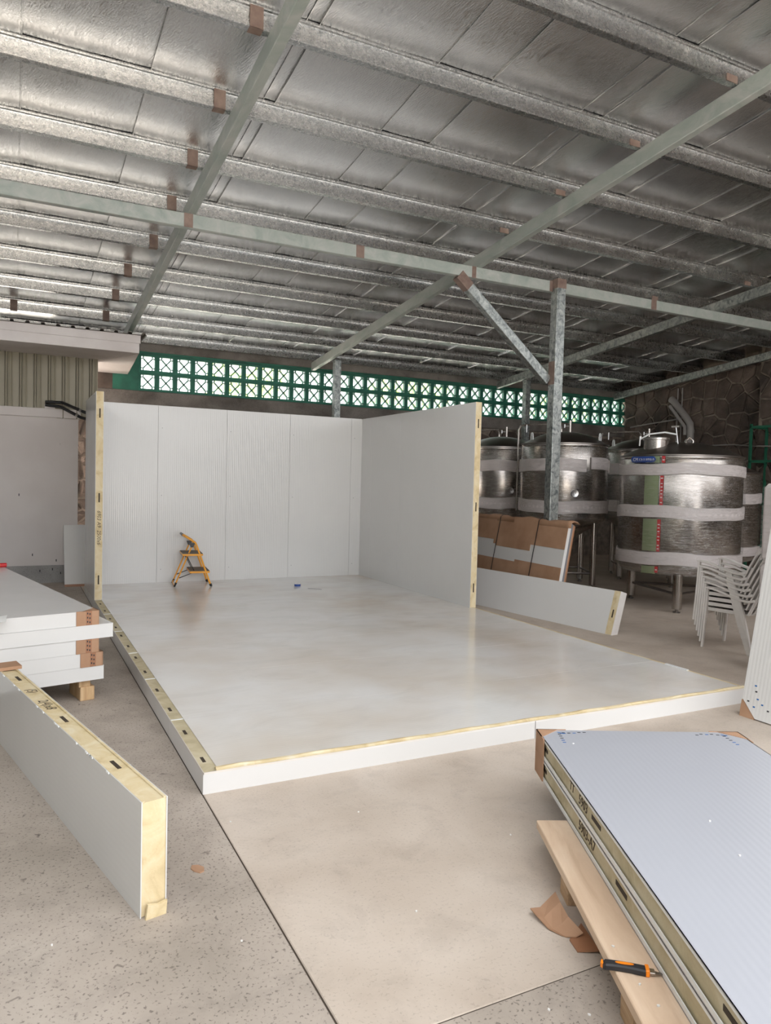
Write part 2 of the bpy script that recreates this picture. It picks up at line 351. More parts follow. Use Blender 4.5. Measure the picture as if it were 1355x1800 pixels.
# primer at purlin welds; rear ones just left of the rafter paint shadows
for i, (x, y) in enumerate([(0.60,0.34),(0.60,1.34),(0.60,2.345),(0.595,3.32),(0.59,4.29),(0.58,5.33),(0.43,6.35),(0.40,7.36),(0.38,8.37),(-0.88,8.37)]):
    zb = zr(y)+RH
    MB().box(x-0.045, x+0.05, y-0.010, y-0.001, zb-0.004, zb+PH-0.02).box(x-0.045, x+0.05, y-0.010, y+0.066, zb-0.006, zb-0.001).build('primer_shade_patch', 'primer', roof)
for x, y in [(4.12,0.34),(4.12,1.34),(4.12,2.345),(4.13,3.32),(7.56,4.29),(8.3,2.345),(8.3,3.32),(9.2,2.345),(9.0,1.34)]:
    zb = zr(y)+RH
    MB().box(x-0.06, x+0.06, y-0.010, y-0.001, zb-0.004, zb+0.05).build('primer_shade_patch', 'primer', roof)

rl = ['slanted green-grey steel rafter at the left, crossing above the stepladder end of the hall',
      'long pale green steel rafter that crosses over the braced post beam',
      'grey steel rafter beyond the braced post, meeting the second back-wall post',
      'dark steel rafter running along the top of the stone side wall']
for x, l in zip(RX, rl):
    b = MB(); y0, y1 = (-2.0, 9.56)
    vs = [(xx, y, zr(y)+dz) for xx in (x, x+RW) for y in (y0, y1) for dz in (0, RH)]
    b.add(vs, [(0,1,3,2),(4,6,7,5),(0,4,5,1),(2,3,7,6),(0,2,6,4),(1,5,7,3)])
    o = b.build('steel_rafter', 'rafter' if x < 8 else 'post', None, 0.006); tag(o, l, 'rafter', 'steel rafters under the foil roof')
b = MB().box(-3.3, 12.3, 3.96, 4.04, 4.157, 4.296)
gd = b.build('steel_girder', 'rafter', None, 0.006); tag(gd, 'pale steel cross girder spanning the hall on the braced post', 'girder')
for x, w in [(0.70,0.09),(2.84*0+2.62,0.10),(4.16,0.06),(5.36,0.05),(7.2,0.10)]:
    MB().box(x-w/2, x+w/2, 3.957, 3.959, 4.157, 4.296).build('primer_shade_patch', 'primer', gd)
PX = 5.385
pc = empty('steel_post', (PX, 3.94, 0)); tag(pc, 'tall galvanised box post with a diagonal brace, foot hidden behind cardboard pack', 'post')
MB().box(0, 0.14, -0.08, 0.05, 0, 4.30).build('shaft', 'post', pc, 0.006)
MB().box(-0.002, 0.142, -0.082, 0.052, 4.19, 4.31).build('primer_cap', 'primer', pc)
MB().box(-0.003, 0.0, -0.075, 0.045, 2.95, 3.25).build('primer_shade_patch', 'primer', pc)
MB().box(-0.06, 0.20, -0.14, 0.11, 0, 0.012).build('base_plate', 'post', pc)
b = MB().sweep([(3.97, 4.0, 4.157), (5.375, 4.0, 3.0)], 0.10, 0.12, (0,1,0))
br = b.build('diagonal_brace', 'post', None, 0.005); tag(br, 'diagonal steel brace running up from the tall post to the girder', 'brace')
MB().sweep([(3.955, 4.0, 4.17), (4.11, 4.0, 4.04)], 0.104, 0.126, (0,1,0)).build('primer_shade_patch', 'primer', br)
for (x, y, l) in [(4.31, 8.64, 'slim galvanised post rising behind the cold room back wall'), (8.60, 8.64, 'slim galvanised post before the breeze blocks, behind the tanks')]:
    o = MB().box(0, 0.12, 0, 0.12, 0, zr(y)).build('steel_post', 'post', None, 0.005, (x, y, 0)); tag(o, l, 'post')
    if x > 5: MB().box(-0.03, 0.15, -0.03, 0.15, 0, 0.01).build('base_plate', 'post', o)

# ------------------------------------------------------------------ back wall with breeze blocks
YW = 9.57
wb_ = empty('wall_back'); struct(wb_)
BX0, BX1 = 1.045, 12.44
b = MB().box(-0.3, 12.6, YW+0.02, YW+0.22, -0.2, 2.84); b.build('masonry', 'mortar', wb_)
b = MB().box(0.0, 12.6, YW-0.03, YW+0.2, 2.84, 3.085); b.build('sill_beam', 'beam_conc', wb_, 0.01)
b = MB().box(-0.3, 12.6, YW-0.02, YW+0.2, 3.765, 3.90+0.05); b.build('ring_beam', 'beam_conc', wb_, 0.008)
b = MB().box(0.62, BX0, YW, YW+0.12, 3.085, 3.765).box(BX1, 12.6, YW, YW+0.12, 3.085, 3.765).box(BX0, BX1, YW, YW+0.12, 3.732, 3.765).box(BX0, BX1, YW, YW+0.12, 3.085, 3.096)
b.build('painted_surround', 'green', wb_)
MB().box(-0.3, 0.62, YW, YW+0.15, 3.085, 3.765).build('masonry', 'stone', wb_)
bw, bh = 0.3085, 0.318; bb = MB(); fw = 0.040; D = 0.08
hw, hh = bw/2, bh/2
bb.box(-hw, -hw+fw, 0, D, -hh, hh).box(hw-fw, hw, 0, D, -hh, hh).box(-hw+fw, hw-fw, 0, D, hh-fw, hh).box(-hw+fw, hw-fw, 0, D, -hh, -hh+fw)
cs = 0.033; cwl = 0.012; ih = hh-fw; iw = hw-fw
for sx in (-1, 1):
    for sz in (-1, 1):
        xa, xb_ = sorted((sx*(iw-cs), sx*(iw-cs-cwl))); za, zb = sorted((sz*ih, sz*(ih-cs-cwl)))
        bb.box(xa, xb_, 0.005, D-.005, za, zb)
        xa, xb_ = sorted((sx*iw, sx*(iw-cs))); za, zb = sorted((sz*(ih-cs), sz*(ih-cs-cwl)))
        bb.box(xa, xb_, 0.005, D-.005, za, zb)
L = math.hypot(iw-cs-cwl, ih-cs-cwl)
for s_ in (-1, 1):
    ang = math.atan2(ih-cs, iw-cs)*s_
    bb.box(-L, L, 0.01, D-0.01, -0.0095, 0.0095, 0, Matrix.Rotation(-ang, 4, 'Y'))
# rounded centre knot and little thickenings near the cells (petal shape)
for s1 in (-1,1):
    for s2 in (-1,1):
        bb.prism([( s1*(iw-cs-cwl-0.022), s2*(ih-cs-cwl-0.002)), (s1*(iw-cs-cwl+0.001), s2*(ih-cs-cwl+0.001)), (s1*(iw-cs-cwl-0.002), s2*(ih-cs-cwl-0.022)), (s1*(iw-cs-cwl-0.017), s2*(ih-cs-cwl-0.017))], -(D-0.012), -0.012, 0, Matrix.Rotation(PI/2, 4, 'X'))
blk = bb.build('breeze_block', 'green', wb_)
first = True
for n in range(37):
    for r, z in ((0, 3.568), (1, 3.250)):
        o = blk if first else blk.copy()
        if not first: C.objects.link(o)
        first = False; o.location = (1.2 + n*0.3085, YW+0.01, z); o.scale = (1, 1, 1)

# stones: clipped voronoi cells set in mortar
def vor_cells(w, h, size, rnd, inset):
    nx, ny = max(1, round(w/size)), max(1, round(h/size)); pts = []
    for i in range(-1, nx+1):
        for j in range(-1, ny+1): pts.append(((i+0.5+(rnd.random()-0.5)*0.85)*w/nx, (j+0.5+(rnd.random()-0.5)*0.85)*h/ny))
    out = []
    for k, p in enumerate(pts):
        if not (0 <= p[0] <= w and 0 <= p[1] <= h): continue
        poly = [(0,0),(w,0),(w,h),(0,h)]
        for q in pts:
            if q is p: continue
            dx, dy = q[0]-p[0], q[1]-p[1]; dd = math.hypot(dx, dy)
            if dd > size*3.2 or dd < 1e-6: continue
            c = (q[0]**2+q[1]**2-p[0]**2-p[1]**2)/2 - inset*dd; new = []
            for i in range(len(poly)):
                a, b_ = poly[i], poly[(i+1) % len(poly)]; da = a[0]*dx+a[1]*dy-c; db = b_[0]*dx+b_[1]*dy-c
                if da <= 0: new.append(a)
                if (da < 0 < db) or (db < 0 < da): t_ = da/(da-db); new.append((a[0]+(b_[0]-a[0])*t_, a[1]+(b_[1]-a[1])*t_))
            poly = new
            if len(poly) < 3: break
        if len(poly) >= 3: out.append(poly)
    return out
def stones(parent, M, w, h, size, rnd):
    for poly in vor_cells(w, h, size, rnd, 0.014):
        cx = sum(p[0] for p in poly)/len(poly); cy = sum(p[1] for p in poly)/len(poly); d = 0.03+rnd.random()*0.04; n = len(poly)
        vs = [(x, y, -0.02) for x, y in poly] + [(cx+(x-cx)*0.95, cy+(y-cy)*0.95, d*0.6) for x, y in poly] + [(cx+(x-cx)*0.6, cy+(y-cy)*0.6, d+rnd.uniform(-.008,.008)) for x, y in poly]
        fs = [(i,(i+1)%n,(i+1)%n+n,i+n) for i in range(n)]+[(i+n,(i+1)%n+n,(i+1)%n+2*n,i+2*n) for i in range(n)]+[tuple(range(2*n,3*n))]
        MB().add(vs, fs, 0, False, M).build('stone', 'stone', parent)
XR = 12.3
wr = empty('wall_right'); struct(wr)
MB().box(XR, XR+0.3, 5.75, YW+0.2, -0.2, 4.6).build('masonry', 'mortar', wr)
MB().box(XR-0.32, XR+0.3, -4.5, 5.75, -0.2, 4.9).build('masonry', 'mortar', wr)
stones(wr, basis((XR, YW, 1.2), (0,-1,0), (0,0,1)), YW-5.75, 3.0, 0.33, random.Random(5))
stones(wr, basis((XR-0.32, 5.75, 1.2), (0,-1,0), (0,0,1)), 1.6, 3.3, 0.30, random.Random(6))
stones(wb_, basis((5.6, YW+0.02, 1.3), (1,0,0), (0,0,1)), 6.6, 1.5, 0.34, random.Random(8))
stones(wb_, basis((-0.05, YW+0.02, 0.5), (1,0,0), (0,0,1)), 0.45, 2.3, 0.26, random.Random(9))

# ------------------------------------------------------------------ white house at the left (its front wall closes the hall)
wl = empty('wall_left'); struct(wl)
YH = 8.2
MB().box(-7, -0.01, YH, YH+0.2, 0.26, 2.46).build('rendered_wall', 'render', wl)
MB().box(-7, 0.02, YH-0.03, YH+0.2, 2.445, 2.575).build('string_band', 'render', wl, 0.004)
MB().box(-7, -0.01, YH-0.012, YH+0.2, -0.05, 0.262).build('plinth', 'kerb', wl, 0.004)
MB().box(-7, 0.2, YH+0.05, YH+0.2, 2.57, 3.55).build('backing', 'render', wl)
# small stains and chips on the render are real pits: tiny dark nicks
for x, z in [(-0.62,0.42),(-0.30,0.33),(-0.80,1.30),(-0.35,0.20),(-0.52,0.18),(-0.24,0.14)]:
    MB().box(x-0.006, x+0.006, YH-0.014, YH+0.01, z-0.014, z+0.02).build('chip_mark', 'blackink', wl)
pitch = 0.1875; xs = 0.255
prof = [(0,0),(0.001,0.028),(0.011,0.028),(0.012,0.0),(0.020,-0.012),(0.032,-0.012),(0.040,0.0),(0.041,0.028),(0.051,0.028),(0.052,0.0)]
def siding(x1, n, zb, name='siding_sheet', skip=False):
    pr = []
    for k in range(n):
        xo = x1 - (n-k)*pitch
        pr += [(xo+0.0, 0.0)] + [(xo+0.06+px, dy) for px, dy in prof] + [(xo+0.06+0.062+i*0.014, -0.004 if i % 2 else 0.0) for i in range(1, 5)]
    pr.append((x1, 0.0)); vs = []
    for x, dy in pr: vs += [(x, YH-0.02+dy, zb), (x, YH-0.02+dy, 3.36), (x, YH+0.03, zb), (x, YH+0.03, 3.36)]
    fs = []
    for i in range(len(pr)-1): a = i*4; fs += [(a, a+4, a+5, a+1)]
    MB().add(vs, fs).build(name, 'olive', wl)
x = xs
for n in (3, 4, 4, 4, 4, 4, 4, 4): siding(x, n, 2.575 if x < 0.1 else 2.44); x -= n*pitch
MB().box(-0.47, -0.33, YH-0.05, YH-0.022, 2.57, 2.63).build('wall_notch', 'eave', wl)
# eave of the house roof
YE = 7.18
ev = empty('roof_eave', (0, 0, 0)); tag(ev, 'off-white boxed roof eave jutting from the white house, ribbed roof edge on top', 'eave')
MB().box(-7, 0.72, YE, YE+0.025, 3.485, 3.60).build('upper_fascia', 'eave', ev, 0.003)
MB().box(-7, 0.705, YE+0.012, YE+0.03, 3.35, 3.487).build('lower_fascia', 'eave', ev, 0.003)
MB().add([(-7,YE+.03,3.352),(0.70,YE+.03,3.352),(0.255,YH-0.02,3.352),(-7,YH-0.02,3.352),(-7,YE+.03,3.365),(0.70,YE+.03,3.365),(0.255,YH-0.02,3.365),(-7,YH-0.02,3.365)],
   [(0,3,2,1),(4,5,6,7),(0,1,5,4),(1,2,6,5),(2,3,7,6),(3,0,4,7)]).build('soffit', 'eave', ev)
MB().prism([(0.70,YE+.03),(0.855,YW-0.03),(0.28,YW-0.03),(0.255,YH-0.02)], 3.345, 3.362).build('soffit', 'eave', ev)
MB().add([(0.705,YE+.01,3.35),(0.86,YW-.03,3.34),(0.86,YW-.03,3.52),(0.72,YE+.01,3.60)], [(0,1,2,3)]).build('side_fascia', 'eave', ev)
# ribbed roof sheet
pr = []; x = -7.0
while x < 0.78: pr += [(x, 0), (x+0.012, 0.032), (x+0.045, 0.032), (x+0.057, 0)]; x += 0.184
pr.append((0.80, 0)); vs = []
for x, dz in pr: vs += [(x, YE-0.05, 3.603+dz), (x, YW-0.05, 3.603+dz-0.02)]
for x, dz in pr: vs += [(x, YE-0.05, 3.598+dz*0.8), (x, YW-0.05, 3.598+dz*0.8-0.02)]
n = len(pr); fs = [(2*i, 2*i+2, 2*i+3, 2*i+1) for i in range(n-1)] + [(2*n+2*i, 2*n+2*i+1, 2*n+2*i+3, 2*n+2*i+2) for i in range(n-1)] + [(2*i, 2*n+2*i, 2*n+2*i+2, 2*i+2) for i in range(n-1)]
MB().add(vs, fs).build('ribbed_roof_sheet', 'roofbrown', ev)
# two black insulated pipes leaving the house wall
for k, (pts, l) in enumerate([([(-0.46,8.13,2.665),(-0.24,8.08,2.665),(0.03,7.55,2.50),(0.40,7.35,2.42)], 'upper black insulated pipe coming out of the house siding'),
                ([(-0.46,8.12,2.62),(-0.26,8.06,2.60),(-0.02,7.62,2.43),(0.40,7.32,2.30)], 'lower black insulated pipe slanting down behind the cold room corner')]):
    o = empty('insulated_pipe', pts[0]); tag(o, l, 'pipe', 'black pipes from the house wall')
    loc = Vector(pts[0]); q = [Vector(p)-loc for p in pts]
    MB().tube(q, 0.022, 10).build('hose', 'blackrub', o)
    cpt = q[1].lerp(q[2], 0.80); dr = (q[2]-q[1]).normalized()
    MB().tube([cpt, cpt+dr*0.05], 0.026, 10).build('coupler', 'chrome', o)

# ------------------------------------------------------------------ cold room being assembled
T = 0.1163; WX = 4.186; YBK = 7.06; YI = 6.97; TH = 0.088; ZT = T+2.5; YL0 = 5.68; YR0 = 3.74
cr = empty('cold_room', (0, 0, 0)); tag(cr, 'half-built white cold room of sandwich panels, floor slab with three walls standing', 'cold room')
fs_ = [0.0, 0.90, 1.91, 2.79, 3.75, 4.72, 5.69, 6.62, YBK]
slots = [0.186,0.652,1.122,1.599,2.133,2.621,3.07,3.54,3.954,4.432,4.93,5.404]
for i in range(len(fs_)-1):
    a, c = fs_[i]+(0.0 if i == 0 else 0.0012), fs_[i+1]-0.0012
    b = MB()
    b.box(0.0, WX, a, c, 0.0, T-0.012, 1)                    # core level, painted sides below
    b.box(0.0, 0.0035, a, c, T-0.012, T)                     # outer lips
    b.box(WX-0.0035, WX, a, c, T-0.012, T-0.004)
    y0 = a if i else a+0.045
    b.box(0.082, WX-0.034, y0, c, T-0.012, T, 0)
    if i == 0: b.box(0.0, WX, a-0.0, a+0.0035, T-0.012, T-0.002)
    p = b.build('floor_panel', ['floorskin', 'white'], cr)
    MB().box(0.004, 0.082, a+(0.004 if i == 0 else 0), c, T-0.02, T-0.005).build('foam_strip', 'foam_old', p)
    MB().box(WX-0.033, WX-0.004, a+(0.004 if i == 0 else 0), c, T-0.02, T-0.001).build('foam_strip', 'foam', p)
    if i: MB().box(0.008, 0.080, fs_[i]-0.006, fs_[i]+0.006, T-0.006, T-0.002).build('steel_tongue', 'lip', p)
    if i == 0:
        bead = MB(); n = 60; rr = random.Random(4); vs = []
        for k in range(n+1):
            x_ = 0.07+(WX-0.075)*k/n; h = 0.004*math.sin(k*0.9)+rr.uniform(-0.001,0.002)
            vs += [(x_, 0.004, T-0.012), (x_, 0.005, T-0.003+h*0.5), (x_, 0.016+rr.uniform(-.002,.002), T+0.001+h*0.3), (x_, 0.024+rr.uniform(-.003,.003), T+0.007+h), (x_, 0.040, T+0.007+h*0.5), (x_, 0.047, T-0.006)]
        fs2 = [(k*6+j, k*6+j+1, (k+1)*6+j+1, (k+1)*6+j) for k in range(n) for j in range(5)]
        bead.add(vs, fs2).build('foam_bead', 'foam', p)
    if i == 0: MB().box(2.133, 2.137, -0.0006, 0.002, 0.0, T-0.003).build('fascia_joint', 'slot', p)
    for s_ in slots:
        if a <= s_ < c:
            MB().box(0.032, 0.050, s_-0.038, s_+0.038, T-0.006, T-0.0042).build('lock_slot', 'slot', p)
def wall_panel(x0, x1, y0, y1, mat, endface=None):
    p = MB().box(x0, x1, y0, y1, T, ZT).build('wall_panel', mat, cr, 0.0015)
    return p
bs = [0.0, 0.94, 1.918, 2.89, 3.914, WX]
for i in range(5):
    p = wall_panel(bs[i]+0.0012, bs[i+1]-0.0012, YI, YBK, 'ribx')
    xm = bs[i]+0.012 if i else bs[i]+0.12
    for z in (0.30, 1.35, 2.30):    # little rivets beside each joint
        MB().box(xm+0.04, xm+0.048, YI-0.0015, YI, z, z+0.008).build('rivet', 'blackink', p)
# left wall: 2 panels, open foam edge at the front
def end_panel(x0, x1, y0, y1, face_in):
    b = MB()
    b.box(x0, x0+0.004, y0, y1, T, ZT).box(x1-0.004, x1, y0, y1, T, ZT)
    b.box(x0+0.004, x1-0.004, y0+0.02, y1, T, ZT, 0)
    p = b.build('wall_panel', 'riby', cr)
    MB().box(x0+0.004, x1-0.004, y0-0.003, y0+0.02, T+0.002, ZT+0.002).build('foam_edge', 'foam', p)
    xm = (x0+x1)/2
    for z in (0.36, 1.35, 2.36): MB().box(xm-0.008, xm+0.008, y0-0.0045, y0-0.0028, z-0.055, z+0.055).build('lock_slot', 'slot', p)
    return p
pl_ = end_panel(0, TH, YL0, 6.62, 1); wall_panel(0, TH, 6.6225, YI-0.001, 'riby')
text('6903 A9  2500x6', 0.062, basis((TH/2, YL0-0.0035, 0.99), (0,0,-1), (1,0,0)), pl_, 'handwriting', 'ink', 0.0004, 0.2, 0.95)
pr_ = end_panel(WX-TH, WX, YR0, 4.71, -1)
wall_panel(WX-TH, WX, 4.7125, 5.66, 'riby'); wall_panel(WX-TH, WX, 5.6625, 6.6, 'riby'); wall_panel(WX-TH, WX, 6.6025, YI-0.001, 'riby')
# torn end strip and white filler blobs near the right corner
MB().box(WX-0.034, WX-0.006, 0.55, 0.78, T-0.001, T+0.006).build('filler_smear', 'lip', cr)

# ------------------------------------------------------------------ things inside the cold room
lad = empty('step_ladder', (1.095, 6.47, T), math.radians(-6.5)); tag(lad, 'small orange two-step folding ladder by the white back wall', 'step ladder')
lw = 0.45
def lad_rail(y): return [(0.486,y,0.01),(0.285,y,0.575),(0.27,y,0.605),(0.12,y,0.70)]
for y in (0, lw): MB().tube(lad_rail(y)[:3]+[(0.255,y,0.62)], 0.013, 8).build('front_leg', 'orange', lad)
hy = lw/2
MB().tube([(0.262,0,0.613),(0.135,0.0,0.692),(0.115,0.03,0.703),(0.108,0.09,0.707),(0.108,lw-.09,0.707),(0.115,lw-.03,0.703),(0.135,lw,0.692),(0.262,lw,0.613)], 0.013, 8).build('handrail', 'orange', lad)
MB().tube([(0.108,0.08,0.707),(0.108,lw-.08,0.707)], 0.017, 10).build('hand_grip', 'strap', lad)
for y in (0.03, lw-0.03):
    MB().tube([(0.012,y,0.03),(0.225,y,0.55)], 0.010, 8).build('rear_leg', 'orange', lad)
    MB().prism([(0.19,0.60),(0.27,0.60),(0.245,0.54),(0.21,0.54)], -0.012, 0.012, 0, Matrix.Translation((0,y,0)) @ Matrix.Rotation(PI/2,4,'X')).build('hinge', 'strap', lad)
    MB().tube([(0.0,y,0.0),(0.024,y,0.055)], 0.013, 8).build('rubber_foot', 'blackrub', lad)
for y in (0, lw): MB().tube([(0.492,y,0.0),(0.478,y,0.035)], 0.017, 8).build('rubber_foot', 'blackrub', lad)
MB().tube([(0.02,0.03,0.05),(0.005,0.05,0.02),(0.0,0.10,0.02),(0.0,lw-.1,0.02),(0.005,lw-.05,0.02),(0.02,lw-.03,0.05)], 0.007, 8).build('floor_bar', 'orange', lad)
for nm, x0, x1, z in (('upper_step', 0.10, 0.375, 0.455), ('lower_step', 0.20, 0.47, 0.215)):
    st = MB().box(x0, x1, -0.015, lw+0.015, z-0.03, z-0.004).build(nm, 'orange', lad, 0.004)
    MB().box(x0+0.004, x1-0.004, -0.01, lw+0.01, z-0.004, z+0.003).build('tread_mat', 'tread', st)
for y in (0.015, lw-0.015): MB().tube([(0.165,y,0.41),(0.268,y,0.20),(0.06,y,0.12)], 0.007, 6).build('folding_strut', 'strap', lad)
tp = empty('tape_roll', (2.73, 6.08, T)); tag(tp, 'blue tape roll lying on the cold room floor', 'tape')
MB().lathe([(0.022,0),(0.045,0),(0.045,0.028),(0.022,0.028),(0.022,0)], 24).build('roll', 'blue', tp)
MB().lathe([(0.019,0.002),(0.038,0.029),(0.038,0.031),(0.019,0.031),(0.019,0.002)], 24).build('white_side', 'paper', tp)
o = MB().sweep([(2.78,5.80,T+0.004),(2.86,5.72,T+0.006),(2.93,5.66,T+0.003)], 0.012, 0.003, (0.6,0.7,0)).build('offcut_strip', 'greyboard'); tag(o, 'thin grey offcut strip on the cold room floor, near the tape roll', 'offcut')

# ------------------------------------------------------------------ sandwich panels lying about
def panel(name, L, Wd, Th, label, cat, loc, rz, edges='foam', group=None, cards=(), skin='white', foam='foam_old', tape='blackink', ribaxis=None, slots_y=()):
    """local: x across (0..Wd), y along (0..L), z up (0..Th)"""
    r = empty(name, loc, rz); tag(r, label, cat, group)
    b = MB(); inset = 0.010
    b.box(0, Wd, 0, L, Th-0.004, Th).box(0, Wd, 0, L, 0, 0.004)
    b.build('steel_skin', skin, r)
    if edges == 'foam':
        # long edges show the foam between turned-in skin lips
        MB().box(0, 0.004, 0, L, Th-0.014, Th).box(0, 0.004, 0, L, 0, 0.020).box(Wd-0.004, Wd, 0, L, Th-0.014, Th).box(Wd-0.004, Wd, 0, L, 0, 0.020).build('skin_lip', 'lip', r)
        MB().box(inset, Wd-inset, inset, L-inset, 0.004, Th-0.004).build('foam_core', foam, r)
        for y in slots_y: MB().box(inset-0.0015, inset, y-0.055, y+0.055, Th/2-0.008, Th/2+0.010).build('lock_slot', 'slot', r)
    else:
        MB().box(0.001, Wd-0.001, 0.001, L-0.001, 0.004, Th-0.004).build('edge_cap', 'white', r)
    for (cx, cy, sx, sy) in cards:
        # folded cardboard corner: two side flaps and a triangle over and under
        x0, x1 = sorted((cx - sx*0.004, cx + sx*0.15)); y0, y1 = sorted((cy - sy*0.004, cy + sy*0.15))
        c = MB()
        xa, xb_ = sorted((cx-sx*0.006, cx)); ya, yb = sorted((cy-sy*0.006, cy))
        c.box(xa, xb_, min(y0, ya), max(y1, yb) if sy > 0 else y1, -0.001, Th+0.003)
        c.box(x0, x1, ya, yb, -0.001, Th+0.003)
        c.prism([(cx-sx*.006, cy-sy*.006), (cx+sx*0.11, cy-sy*.006), (cx-sx*.006, cy+sy*0.11)] if sx*sy > 0 else [(cx-sx*.006, cy-sy*.006), (cx-sx*.006, cy+sy*0.11), (cx+sx*0.11, cy-sy*.006)], Th, Th+0.003)
        cc = c.build('cardboard_corner', 'card', r)
        MB().box(*sorted((cx+sx*0.045, cx+sx*0.085)), *sorted((cy-sy*0.0068, cy-sy*0.0062)), 0.0, Th+0.002).build('printed_tape', 'card_dark', cc)
        for q in range(3):
            z = 0.02+q*(Th-0.04)/2
            for s2 in (0, 0.016):
                MB().box(*sorted((cx+sx*(0.054+s2), cx+sx*(0.062+s2))), *sorted((cy-sy*0.0074, cy-sy*0.0068)), z-0.006+s2*0.3, z+0.006+s2*0.3).build('tape_print', 'blackink', cc)
    return r
# left stack: five panels on timbers. local x runs away to the left, y away from the camera
th = math.radians(12.5)
sa = Vector((-math.sin(th), math.cos(th), 0)); sb = Vector((math.cos(th), math.sin(th), 0))
K0 = Vector((-0.33, 1.86, 0)); Ls, Ws = 2.9, 1.0
def stack_loc(right, z, fwd=0.0): p = K0 + sb*(right-Ws) + sa*(fwd); return (p.x, p.y, z)
zs = [0.160, 0.260, 0.360, 0.460, 0.560]
sd = [(0.045, 'bottom white panel of the left stack, resting on two timber blocks', ()),
      (0.03, 'second panel from the bottom of the left stack, with cardboard corner', ((Ws,0,-1,1),)),
      (0.0, 'middle panel of the left stack, its cardboard corner under the overhanging panel', ((Ws,0,-1,1),)),
      (0.105, 'panel that sticks out furthest right from the left stack, no cardboard corner', ()),
      (0.0, 'topmost white panel of the left stack, with paper on it', ((Ws,0,-1,1),))]
for (r_, l, cards), z in zip(sd, zs):
    panel('sandwich_panel', Ls, Ws, 0.099, l, 'panel', stack_loc(r_, z, -0.01 if r_ > 0.1 else 0.0), th, 'cap', 'white panels stacked at the left', cards)
for (off, zz, wv, l) in [(-0.05, 0.0, 0.10, 'lower cut timber block under the left panel stack'), (-0.07, 0.10, 0.08, 'small upper timber block under the left panel stack')]:
    p = K0 + sb*(off) + sa*0.06
    hgt = 0.10 if zz == 0 else 0.06
    o = MB().box(-wv*0.5, wv*0.5, 0, 0.26, 0, hgt).build('timber_block', 'timber', None, 0.004, (p.x, p.y, zz)); o.rotation_euler = (0,0,th); tag(o, l, 'timber')
p = K0 + sb*(-0.10) + sa*2.6
o = MB().box(-0.8, 0.05, 0, 0.10, 0, 0.16).build('timber_bearer', 'timber', None, 0.004, (p.x, p.y, 0)); o.rotation_euler = (0,0,th); tag(o, 'long timber bearer under the far end of the left panel stack', 'timber')
# blue-black print marks of corner tape + paper + orange tube on top
pp = empty('paper_sheet', (-0.975, 1.66, 0.661), th); tag(pp, 'torn white paper lying on the left stack near its front edge', 'paper')
MB().add([(-.12,-.08,.0),(.05,-.07,.001),(.06,-.02,.012),(.085,.07,.018),(.03,.075,.004),(-.12,.06,.0)], [(0,1,2,3,4,5)]).build('sheet', 'paper', pp)
MB().box(-0.03,0.012,-0.03,0.0,0.006,0.0075).build('print_mark', 'blackink', pp)
o = empty('spirit_level', (-1.12, 4.62, 0.661), th); tag(o, 'orange bar with a red end cap, lying on the far end of the left stack', 'tool')
MB().tube([(-0.5,0,0.022),(0.13,0,0.022)], 0.02, 10).build('bar', 'orange', o); MB().tube([(0.13,0,0.022),(0.19,0,0.022)], 0.023, 10).build('end_cap', 'red', o)
# board standing on its long edge, left foreground
d_ = Vector((-0.22, 0.9755, 0)); ang = math.atan2(0.22, 0.9755)
r = empty('sandwich_panel', (-0.452, -0.968, 0), ang); tag(r, 'grey-white panel standing on its long edge, foam end facing the camera', 'panel')
Hb, Tb, Lb = 0.435, 0.10, 2.33
MB().box(0, 0.004, 0, Lb, 0, Hb).box(Tb-0.004, Tb, 0, Lb, 0, Hb).build('steel_skin', 'faintz', r)
MB().box(0.004, Tb-0.004, 0.004, Lb-0.004, 0.002, Hb-0.004).build('foam_core', 'foam', r)
MB().box(0.004, 0.014, 0.004, Lb, Hb-0.006, Hb+0.001).box(Tb-0.014, Tb-0.004, 0.004, Lb, Hb-0.006, Hb+0.001).build('foam_ridge', 'foam', r)
for y in (0.42, 1.13, 2.02): MB().box(0.045, 0.062, y-0.05, y+0.05, Hb-0.0045, Hb-0.0028).build('lock_slot', 'slot', r)
text('2(4)x8', 0.07, basis((0.05, 1.42, Hb-0.0036), (0,-1,0), (1,0,0)), r, 'handwriting', 'ink', 0.0005, 0.2)
text('(5)', 0.07, basis((0.05, 1.72, Hb-0.0036), (0,-1,0), (1,0,0)), r, 'handwriting', 'ink', 0.0005, 0.2)
MB().prism([(0.012,0.0),(0.09,0.0),(0.094,0.05),(0.06,0.045),(0.02,0.055)], 0, 0.012, 0, basis((0,-0.012,0.0),(1,0,0),(0,0,1))).build('torn_foam', 'foam', r)
for k in range(14):
    rr = random.Random(k); y = rr.uniform(0.05, 2.2); MB().box(-0.004, 0.0, y, y+rr.uniform(.01,.03), Hb-0.004, Hb+0.003).build('skin_burr', 'lip', r)
q = Vector((-0.452,-0.968,0)) + d_*2.22
o = MB().box(-0.02, 0.12, 0, 0.14, 0, 0.02).build('cardboard_scrap', 'card', None, 0, (q.x, q.y, Hb+0.002)); o.rotation_euler = (0,0,ang); tag(o, 'brown cardboard scrap on top of the far end of the edge-standing panel', 'cardboard')
# white board leaning on the house wall
r = empty('white_board', (-0.212, 7.70, 0.0)); tag(r, 'white panel leaning against the house wall, half hidden by the cold room', 'panel')
r.rotation_euler = (math.radians(-20), 0, 0)
MB().box(0, 0.62, 0, 0.05, 0.035, 0.93).build('steel_skin', 'white', r, 0.002)
MB().box(0, 0.62, 0.0, 0.05, 0.0, 0.035).build('dark_base_strip', 'card_dark', r)
